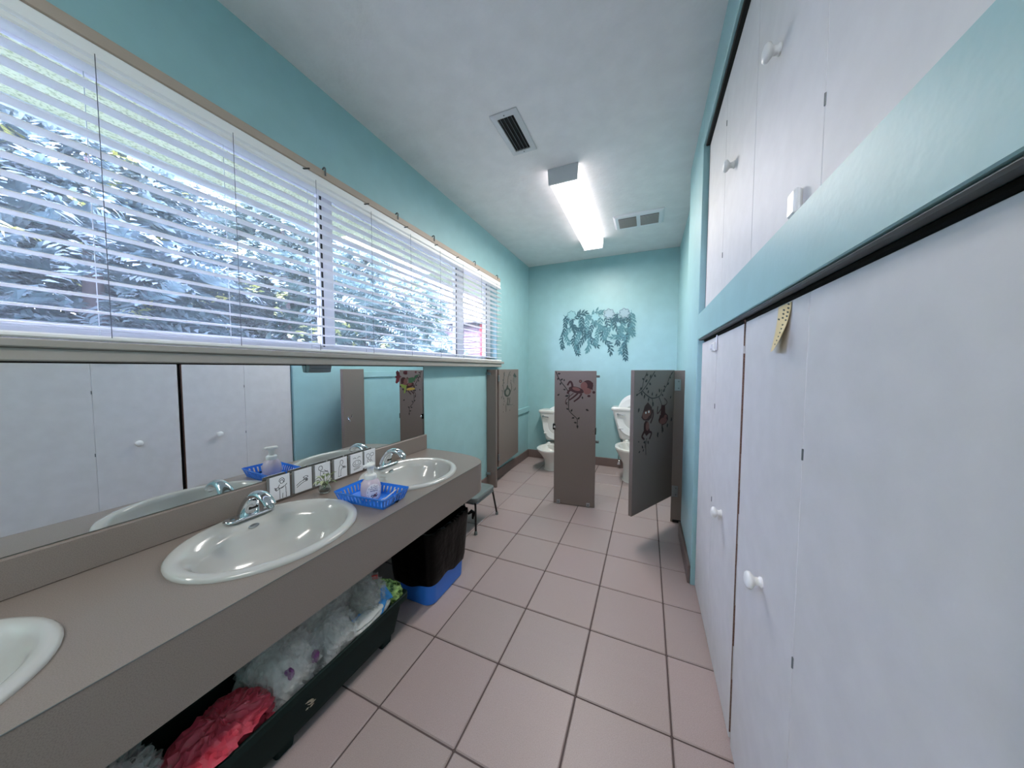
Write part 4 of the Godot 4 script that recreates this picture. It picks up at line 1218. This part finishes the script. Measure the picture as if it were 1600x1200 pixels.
# ---------------------------------------------------------------- toilets
func toilet(label: String, pos: Vector3, k: Dictionary) -> void:
	# origin on the floor at the wall; the bowl faces +z
	var t := thing("toilet", label, "toilet", pos, 0.0)
	var rim: float = k.rim
	var top: float = k.top
	var bc: float = k.bowl        # z of the bowl's centre
	var hw: float = k.hw
	var hl: float = k.hl
	var rings := []
	var rows := [[0.60, 0.66, 0.0, -0.06], [0.61, 0.67, 0.012, -0.06], [0.55, 0.60, 0.04, -0.055], [0.52, 0.58, 0.3, -0.05], [0.56, 0.62, 0.5, -0.04], [0.74, 0.78, 0.7, -0.02], [0.91, 0.93, 0.86, -0.006], [0.985, 0.985, 0.93, 0.0], [1.0, 1.0, 0.96, 0.0], [0.985, 0.985, 0.992, 0.0], [0.93, 0.94, 1.0, 0.0], [0.80, 0.82, 0.995, 0.0], [0.76, 0.79, 0.96, 0.0], [0.70, 0.72, 0.85, 0.0], [0.5, 0.52, 0.7, -0.01], [0.22, 0.25, 0.62, -0.02]]
	for q in rows:
		rings.append(egg(hw * q[0], hl * q[1], rim * q[2], bc + q[3], 2.15, 40))
	part(t, "bowl", finish(loft(rings), true, 50.0), M.china)
	part(t, "water", finish(moved(lathe([[0.002, 0.0], [hw * 0.5, 0.0], [hw * 0.5, 0.002], [0.002, 0.002]], 24), at(0, rim * 0.705, bc - 0.01))), M.basin_water)
	# the shelf between bowl and tank
	part(t, "shelf", finish(loft([rrect(0.15, 0.2, 0.03, rim * 0.45, 0, 0.15), rrect(0.2, 0.22, 0.04, rim * 0.85, 0, 0.16), rrect(0.22, 0.22, 0.04, rim * 0.99, 0, 0.16)]), true, 50.0), M.china)
	var tb: float = k.tank_base
	var tw: float = k.tank
	part(t, "tank", finish(loft([rrect(tw * 0.62, 0.13, 0.03, tb, 0, 0.095), rrect(tw * 0.67, 0.15, 0.035, tb + 0.02, 0, 0.095), rrect(tw, 0.18, 0.04, top - 0.05, 0, 0.1), rrect(tw * 1.0, 0.18, 0.04, top - 0.036, 0, 0.1)]), true, 50.0), M.china)
	part(t, "tank_lid", finish(loft([rrect(tw * 1.03, 0.19, 0.03, top - 0.038, 0, 0.1), rrect(tw * 1.06, 0.2, 0.035, top - 0.03, 0, 0.1), rrect(tw * 1.06, 0.2, 0.035, top - 0.012, 0, 0.1), rrect(tw * 1.02, 0.185, 0.03, top - 0.002, 0, 0.1), rrect(tw * 0.9, 0.15, 0.02, top, 0, 0.1)]), true, 50.0), M.china)
	var lev := part(t, "flush_lever", finish(moved(lathe([[0.012, 0.0], [0.012, 0.008], [0.007, 0.014]], 14), Transform3D(Basis(Vector3.RIGHT, PI / 2), Vector3(-tw * 0.37, top - 0.075, 0.19)))), M.chrome)
	part(lev, "arm", finish(tube([Vector3(-tw * 0.37, top - 0.075, 0.2), Vector3(-tw * 0.3, top - 0.08, 0.207), Vector3(-tw * 0.2, top - 0.084, 0.205)], [0.006, 0.006, 0.008], 8)), M.chrome)
	# raised seat ring and lid leaning on the tank, turned about the hinge
	var hinge := Vector3(0, rim + 0.02, 0.215)
	for e in [["lid", 0.185, k.lid_turn, false], ["seat", 0.0, k.seat_turn, true]]:
		var ln := hl * (1.08 if not e[3] else 0.97)
		var r := []
		var slab_rows: Array
		if e[3]:
			slab_rows = [[0.64, 0.0], [0.98, 0.0], [1.0, 0.008], [0.97, 0.016], [0.84, 0.02], [0.66, 0.014], [0.62, 0.006], [0.64, 0.0]]
		else:
			slab_rows = [[0.2, 0.0], [0.96, 0.0], [0.99, 0.005], [0.97, 0.012], [0.8, 0.016], [0.2, 0.018]]
		for q in slab_rows:
			r.append(egg(hw * 1.06 * q[0], ln * q[0], q[1], ln + 0.03, 2.1, 40))
		var basis := Basis(Vector3.RIGHT, -deg_to_rad(e[2]))
		var turned := moved(loft(r, not e[3], not e[3]), Transform3D(basis, hinge + Vector3(0, 0.0, -0.022 if not e[3] else 0.0)))
		var o := part(t, e[0], finish(turned, true, 45.0), M.seat)
		if e[3]:
			for q in [[-0.62, 0.55], [0.62, 0.55], [-0.55, 1.55], [0.55, 1.55]]:
				part(o, "bumper", finish(moved(box(hw * 0.3, 0.008, 0.014, 0.003), Transform3D(basis, hinge) * at(hw * q[0] * 1.25, -0.004, ln * q[1]))), M.seat)
	for sx in [-1, 1]:
		part(t, "hinge_cap", finish(moved(loft([rrect(0.036, 0.04, 0.01, 0), rrect(0.036, 0.04, 0.01, 0.014), rrect(0.02, 0.024, 0.006, 0.022)]), at(sx * 0.07, rim - 0.003, 0.225))), M.seat)
	# water supply
	var vx: float = k.valve
	var val := part(t, "supply_valve", finish(moved(lathe([[0.012, 0.0], [0.014, 0.004], [0.009, 0.008], [0.009, 0.04], [0.013, 0.042], [0.013, 0.055]], 14), Transform3D(Basis(Vector3.RIGHT, PI / 2), Vector3(vx, 0.075, 0.013)))), M.chrome)
	part(val, "handle", finish(moved(lathe([[0.012, 0.0], [0.016, 0.006], [0.012, 0.012]], 10), Transform3D(Basis.from_scale(Vector3(1.3, 1, 0.8)), Vector3(vx, 0.05, 0.055)))), M.chrome)
	part(val, "hose", finish(tube(curve([Vector3(vx, 0.08, 0.055), Vector3(vx - 0.005, 0.14, 0.07), Vector3(-tw * 0.3, tb - 0.06, 0.09), Vector3(-tw * 0.3, tb + 0.01, 0.09)], 5), 0.005, 8)), M.steel)

func mural() -> void:
	var m := thing("vine_mural", "teal decal of drooping leafy vines and peonies on the end wall", "wall decal", Vector3(0, 0, FAR + 0.0006))
	var map := func(x: float, y: float) -> Vector2:
		var s := (x - 149.0) / 1360.0
		return Vector2(-1.024 + (x - 149.0) * 0.000646, lerpf(1.999, 1.925, s) - y * lerpf(0.00069, 0.00063, s))
	var strands := [
		[300, 250, 280, 400, 265, 550, 215, 680, 230, 820], [290, 290, 400, 440, 300, 600, 340, 740], [420, 260, 400, 420, 480, 560, 440, 700, 520, 930],
		[540, 230, 580, 420, 545, 580, 500, 760, 520, 870], [620, 240, 600, 420, 680, 560, 620, 700, 540, 800], [720, 230, 690, 420, 700, 640, 745, 760, 700, 880], [860, 260, 800, 420, 740, 600, 790, 700, 870, 800],
		[940, 250, 930, 440, 880, 600, 860, 740], [1000, 260, 1060, 430, 960, 560, 990, 690, 1100, 790, 1110, 920], [1100, 240, 1150, 420, 1060, 540, 1010, 640], [1220, 200, 1180, 420, 1250, 560, 1240, 740],
		[1300, 240, 1320, 420, 1280, 560, 1370, 700, 1290, 900], [1420, 170, 1410, 340, 1440, 520, 1360, 720, 1370, 1010], [1450, 160, 1480, 350, 1470, 560, 1400, 640, 1150, 650],
		[240, 255, 330, 300, 460, 300, 560, 230, 650, 225], [640, 235, 760, 300, 830, 200, 930, 200], [1010, 230, 1130, 330, 1200, 300, 1300, 360], [780, 300, 860, 420, 1000, 500, 1040, 580], [380, 380, 470, 480, 590, 520, 640, 600], [1200, 430, 1300, 500, 1420, 520, 1480, 580]]
	for k in strands.size():
		var pts := []
		for i in range(0, strands[k].size(), 2):
			pts.append(map.call(float(strands[k][i]), float(strands[k][i + 1])))
		var c := curve(pts, 12)
		var s := slab(ribbon(c, 0.004, 0.0025), 0.0006)
		var gone := 0.0
		for i in range(1, c.size()):
			var d: Vector2 = (c[i] - c[i - 1]).normalized()
			gone += c[i].distance_to(c[i - 1])
			if gone < 0.027:
				continue
			gone = 0.0
			for side in [-1, 1]:
				var l := rng.randf_range(0.048, 0.064)
				s.append_array(lifted(slab(leaf2(c[i] + d * 0.006 * side, d.angle() + side * rng.randf_range(0.5, 0.75), l, l * rng.randf_range(0.34, 0.42)), 0.0006)))
		s.append_array(slab(leaf2(c[-1], (c[-1] - c[-2]).angle(), 0.055, 0.022), 0.0006))
		part(m, "vine", finish(s, true, 10.0), M.mural if k % 2 else M.mural_dark, Vector3(0, 0, 0.0003 * k))
	for q in [[400, 260, 100], [840, 290, 90], [1080, 230, 110], [1340, 220, 105]]:
		var f := PackedVector3Array()
		var g := PackedVector3Array()
		for j in 7:
			var ang := TAU * j / 7.0
			var c: Vector2 = map.call(q[0] + 0.45 * q[2] * cos(ang), q[1] + 0.4 * q[2] * sin(ang))
			f.append_array(lifted(slab(oval2(c, q[2] * 0.00034, q[2] * 0.00022, -ang), 0.0004)))
			g.append_array(lifted(slab(ribbon(curve([c + Vector2(0.004, -0.026).rotated(-ang), c + Vector2(0.026, -0.01).rotated(-ang), c + Vector2(0.016, 0.02).rotated(-ang)], 3), 0.0055, 0.0025), 0.0004)))
		var fl := part(m, "peony", finish(f, true, 10.0), M.bloom if q[0] > 1000 else M.petal, Vector3(0, 0, 0.0068))
		part(fl, "petal_line", finish(g, true, 10.0), M.mural_dark, Vector3(0, 0, 0.0005))

# ---------------------------------------------------------------- outdoors
func outdoors() -> void:
	tag(part(self, "lawn", finish(bar(Vector3(-40, -0.5, -45), Vector3(-3.1, -0.3, 25))), paint(Color(0.27, 0.30, 0.24), 0.95)), "dark lawn under the conifers outside", "lawn", "", "structure")
	tag(part(self, "gravel_ground", finish(bar(Vector3(-3.1, -0.5, -45), Vector3(-1.6, -0.3, 25))), M.lawn), "pale gravel ground outside the window", "ground", "", "structure")
	var ev := setting("trim_5", bar(Vector3(-2.5, 2.31, -6.0), Vector3(-1.585, 2.36, 4.0)), M.soffit, "cream speckled soffit under the eaves outside the window", "soffit")
	part(ev, "fascia", finish(bar(Vector3(-2.54, 2.275, -6.0), Vector3(-2.5, 2.42, 4.0))), M.vinyl)
	setting("wall_outside", bar(Vector3(-1.7, 2.36, -6.0), Vector3(-1.585, 3.0, 4.0)), M.soffit, "outer wall of the building above the window", "wall")
	# a spray of needles: a twig with flat drooping blades on both sides
	var make_spray := func(n: int, ln: float, w: float) -> ArrayMesh:
		var s := PackedVector3Array()
		for k in n:
			var u := (k + 0.5) / n
			var y := -0.35 * u * u * ln
			for side in [-1, 1]:
				var b := Vector3(0, y, u * ln)
				var d: Vector3 = Vector3(side * 0.8, rng.randf_range(-0.45, 0.3), 0.75).normalized() * ln * (0.5 - 0.3 * u)
				var o := Vector3(-d.z, 0, d.x).normalized() * w
				s.append_array([b - o, b + o, b + d * 0.6 + o * 0.8 + Vector3(0, 0.01, 0), b - o, b + d * 0.6 + o * 0.8 + Vector3(0, 0.01, 0), b + d])
		return finish(s, false, 20.0)
	var sprays := [make_spray.call(7, 0.26, 0.012), make_spray.call(6, 0.2, 0.014)]
	# [x, z, height, radius, base colour, label]
	var trees := [
		[-3.9, 0.5, 3.3, 1.05, Color(0.30, 0.42, 0.44), "tall blue-grey conifer filling the nearest window pane, left of its centre"],
		[-3.75, -0.9, 3.15, 1.0, Color(0.29, 0.40, 0.44), "bluish conifer outside the nearest window pane"],
		[-3.9, -2.3, 3.35, 1.0, Color(0.36, 0.50, 0.47), "conifer behind the window's first mullion"],
		[-4.1, -3.6, 3.35, 1.0, Color(0.38, 0.52, 0.50), "pale blue-green conifer outside the middle pane"],
		[-4.3, -4.9, 3.2, 0.95, Color(0.38, 0.54, 0.48), "conifer at the far end of the middle pane"],
		[-5.6, -2.9, 4.0, 1.4, Color(0.26, 0.36, 0.34), "darker conifer standing behind the hedge of blue ones"],
		[-5.6, -0.4, 4.0, 1.5, Color(0.24, 0.33, 0.34), "dark tall conifer behind the nearest window pane"],
		[-5.5, -1.7, 3.7, 1.4, Color(0.24, 0.33, 0.34), "dark conifer in the gap behind the two nearest blue ones"],
		[-5.7, -4.4, 3.7, 1.4, Color(0.27, 0.37, 0.34), "dark conifer behind the far end of the middle pane"],
		[-5.6, 1.2, 3.7, 1.4, Color(0.24, 0.33, 0.34), "dark conifer at the window's near end"],
		[-6.0, -6.2, 3.3, 1.1, Color(0.34, 0.46, 0.36), "low green tree beside the outbuilding outside"],
	]
	for t in trees:
		var h: float = t[2]
		var r: float = t[3]
		var tr := thing("conifer", t[5], "tree", Vector3(t[0], -0.3, t[1]), 0.0, "conifers outside the window")
		part(tr, "trunk", finish(tube([Vector3.ZERO, Vector3(0.03, h * 0.5, 0.02), Vector3(0, h * 0.97, 0)], [0.11, 0.07, 0.01], 10)), M.bark)
		for half in 2:
			var mm := MultiMesh.new()
			mm.transform_format = MultiMesh.TRANSFORM_3D
			mm.use_colors = true
			mm.mesh = sprays[half]
			var n := int(2000 * r * h / 4.5)
			mm.instance_count = n
			for k in n:
				var u := rng.randf()
				var y := h * (0.04 + 0.95 * u)
				var reach := r * (1.0 - pow(u, 4.0) * 0.8) * sqrt(rng.randf_range(0.2, 1.0)) * (0.85 + 0.25 * sin(y * 7.0 + t[1]))
				var ang := rng.randf() * TAU
				var sc := rng.randf_range(0.7, 1.35)
				var basis := Basis(Vector3.UP, -ang + PI / 2 + rng.randf_range(-0.5, 0.5)) * Basis(Vector3.RIGHT, rng.randf_range(-0.5, 0.45)) * Basis(Vector3.BACK, rng.randf_range(-0.6, 0.6))
				mm.set_instance_transform(k, Transform3D(basis.scaled(Vector3.ONE * sc), Vector3(reach * cos(ang), y, reach * sin(ang))))
				var c: Color = t[4].lerp(Color(0.40, 0.44, 0.40), 0.4) * rng.randf_range(0.22, 0.8)
				if rng.randf() < 0.02:
					c = Color(0.75, 0.72, 0.25)
				mm.set_instance_color(k, Color(c.r, c.g, c.b))
			var mi := MultiMeshInstance3D.new()
			mi.name = called_so(tr, "foliage")
			mi.multimesh = mm
			mi.material_override = M.leaf
			mi.set_meta("kind", "stuff")
			tr.add_child(mi, true)
	# yellowing shrub low in front of the conifers
	var sh := thing("shrub", "small yellow-green shrub low beside the window's first mullion", "shrub", Vector3(-3.0, -0.3, -2.12))
	part(sh, "stem", finish(tube([Vector3.ZERO, Vector3(0.02, 0.9, 0), Vector3(0, 1.8, 0.03)], [0.02, 0.014, 0.004], 8)), M.bark)
	var ym := MultiMesh.new()
	ym.transform_format = MultiMesh.TRANSFORM_3D
	ym.use_colors = true
	ym.mesh = sprays[1]
	ym.instance_count = 110
	for k in 110:
		var p := Vector3(rng.randfn(0, 0.1), rng.randf_range(0.7, 1.95), rng.randfn(0, 0.09))
		ym.set_instance_transform(k, Transform3D(Basis.from_euler(Vector3(rng.randf_range(-0.8, 0.8), rng.randf() * TAU, 0)).scaled(Vector3.ONE * 0.5), p))
		var c := Color(0.72, 0.70, 0.28) * rng.randf_range(0.7, 1.2)
		ym.set_instance_color(k, Color(c.r, c.g, c.b))
	var yi := MultiMeshInstance3D.new()
	yi.name = "foliage"
	yi.multimesh = ym
	yi.material_override = M.leaf
	yi.set_meta("kind", "stuff")
	sh.add_child(yi, true)
	# outbuilding with pink-red cladding and a red corner post
	var ob := thing("outbuilding", "pinkish red outbuilding with dark roof seen through the far pane", "building", Vector3(-5.6, -0.3, -9.2))
	part(ob, "wall", finish(bar(Vector3(-1.6, 0, -1.2), Vector3(1.25, 2.75, 1.2))), M.brick)
	for k in 16:
		part(ob, "cladding_board", finish(moved(box(2.7, 0.155, 0.03, 0.006), Transform3D(Basis(Vector3.RIGHT, -0.1), Vector3(-0.175, 0.1 + k * 0.17, 1.215)))), M.brick)
	part(ob, "corner_post", finish(bar(Vector3(1.12, 0, 1.1), Vector3(1.32, 2.78, 1.27))), M.redpost)
	part(ob, "roof", finish(moved(slab(PackedVector2Array([Vector2(-1.7, 2.74), Vector2(1.7, 2.74), Vector2(1.7, 2.82), Vector2(0, 3.35), Vector2(-1.7, 2.82)]), 3.2), Transform3D(Basis(Vector3.UP, PI / 2), Vector3(-1.8, 0, 0)))), M.roofing)

func extra_materials() -> void:
	M.glow = paint(Color(0.95, 0.95, 0.95), 0.4)
	M.glow.emission_enabled = true
	M.glow.emission = Color(1.0, 0.965, 0.98)
	M.glow.emission_energy_multiplier = 2.3
	M.lampcap = paint(Color(0.80, 0.81, 0.82), 0.4)
	M.louvre = paint(Color(0.72, 0.70, 0.68), 0.5)
	M.sticker_red = paint(Color(0.40, 0.03, 0.13), 0.4)
	M.sticker_green = paint(Color(0.17, 0.33, 0.20), 0.4)
	M.sticker_lime = paint(Color(0.45, 0.52, 0.22), 0.4)
	M.sticker_yellow = paint(Color(0.62, 0.52, 0.2), 0.4)
	M.vase = paint(Color(0.97, 1.0, 0.98, 0.04), 0.02)
	M.vase.refraction_enabled = true
	M.vase.refraction_scale = 0.05
	M.vase.transparency = BaseMaterial3D.TRANSPARENCY_ALPHA
	M.stem = paint(Color(0.45, 0.5, 0.3), 0.6)
	M.cutting = paint(Color(0.42, 0.48, 0.32), 0.5)
	M.cutting_pale = paint(Color(0.72, 0.75, 0.62), 0.5)
	for m in [M.cutting, M.cutting_pale]:
		m.cull_mode = BaseMaterial3D.CULL_DISABLED
	M.basin = paint(Color(0.75, 0.75, 0.74), 0.14, 0.0, 0.6)
	M.gilt = paint(Color(0.72, 0.68, 0.60), 0.45)
	M.grey_cloth = textured(paint(Color(0.74, 0.735, 0.72), 0.7), noise_tex(0.02, [[0.0, grey(0.7)], [1.0, grey(1.0)]]), 5.0)
	M.leafy = textured(paint(Color(0.74, 0.86, 0.55), 0.45), noise_tex(0.035, [[0.0, Color(0.2, 0.33, 0.2)], [0.34, Color(0.3, 0.42, 0.26)], [0.38, Color(1, 1, 1)], [1.0, Color(0.95, 1, 0.9)]], FastNoiseLite.TYPE_CELLULAR, 256, false, 1.0, 2, 1), 6.0)
	M.darkleg = paint(Color(0.10, 0.09, 0.09), 0.35)
	M.vine_faded = paint(Color(0.20, 0.21, 0.17), 0.5)
	M.panel_pale = paint(Color(0.44, 0.41, 0.38), 0.5)
	M.basin_water = paint(Color(0.55, 0.6, 0.58), 0.05)

func _ready() -> void:
	rng.seed = 7
	set_up_view()
	make_materials()
	extra_materials()
	room()
	window()
	outdoors()
	ceiling_fittings()
	cupboards()
	counter()
	mirror()
	stalls()
	toilet("small low white child's toilet in the left stall", Vector3(-1.0, 0, FAR), {"rim": 0.255, "top": 0.655, "bowl": 0.385, "hw": 0.155, "hl": 0.19, "tank": 0.42, "tank_base": 0.285, "lid_turn": 104.0, "seat_turn": 98.0, "valve": 0.15})
	toilet("taller white toilet with raised seat in the right stall", Vector3(-0.12, 0, FAR), {"rim": 0.365, "top": 0.73, "bowl": 0.42, "hw": 0.175, "hl": 0.22, "tank": 0.46, "tank_base": 0.37, "lid_turn": 104.0, "seat_turn": 98.0, "valve": -0.16})
	mural()
	sinks()
	blind()
	cards()
	deck_things()
	bin()
	planter()
	stool()
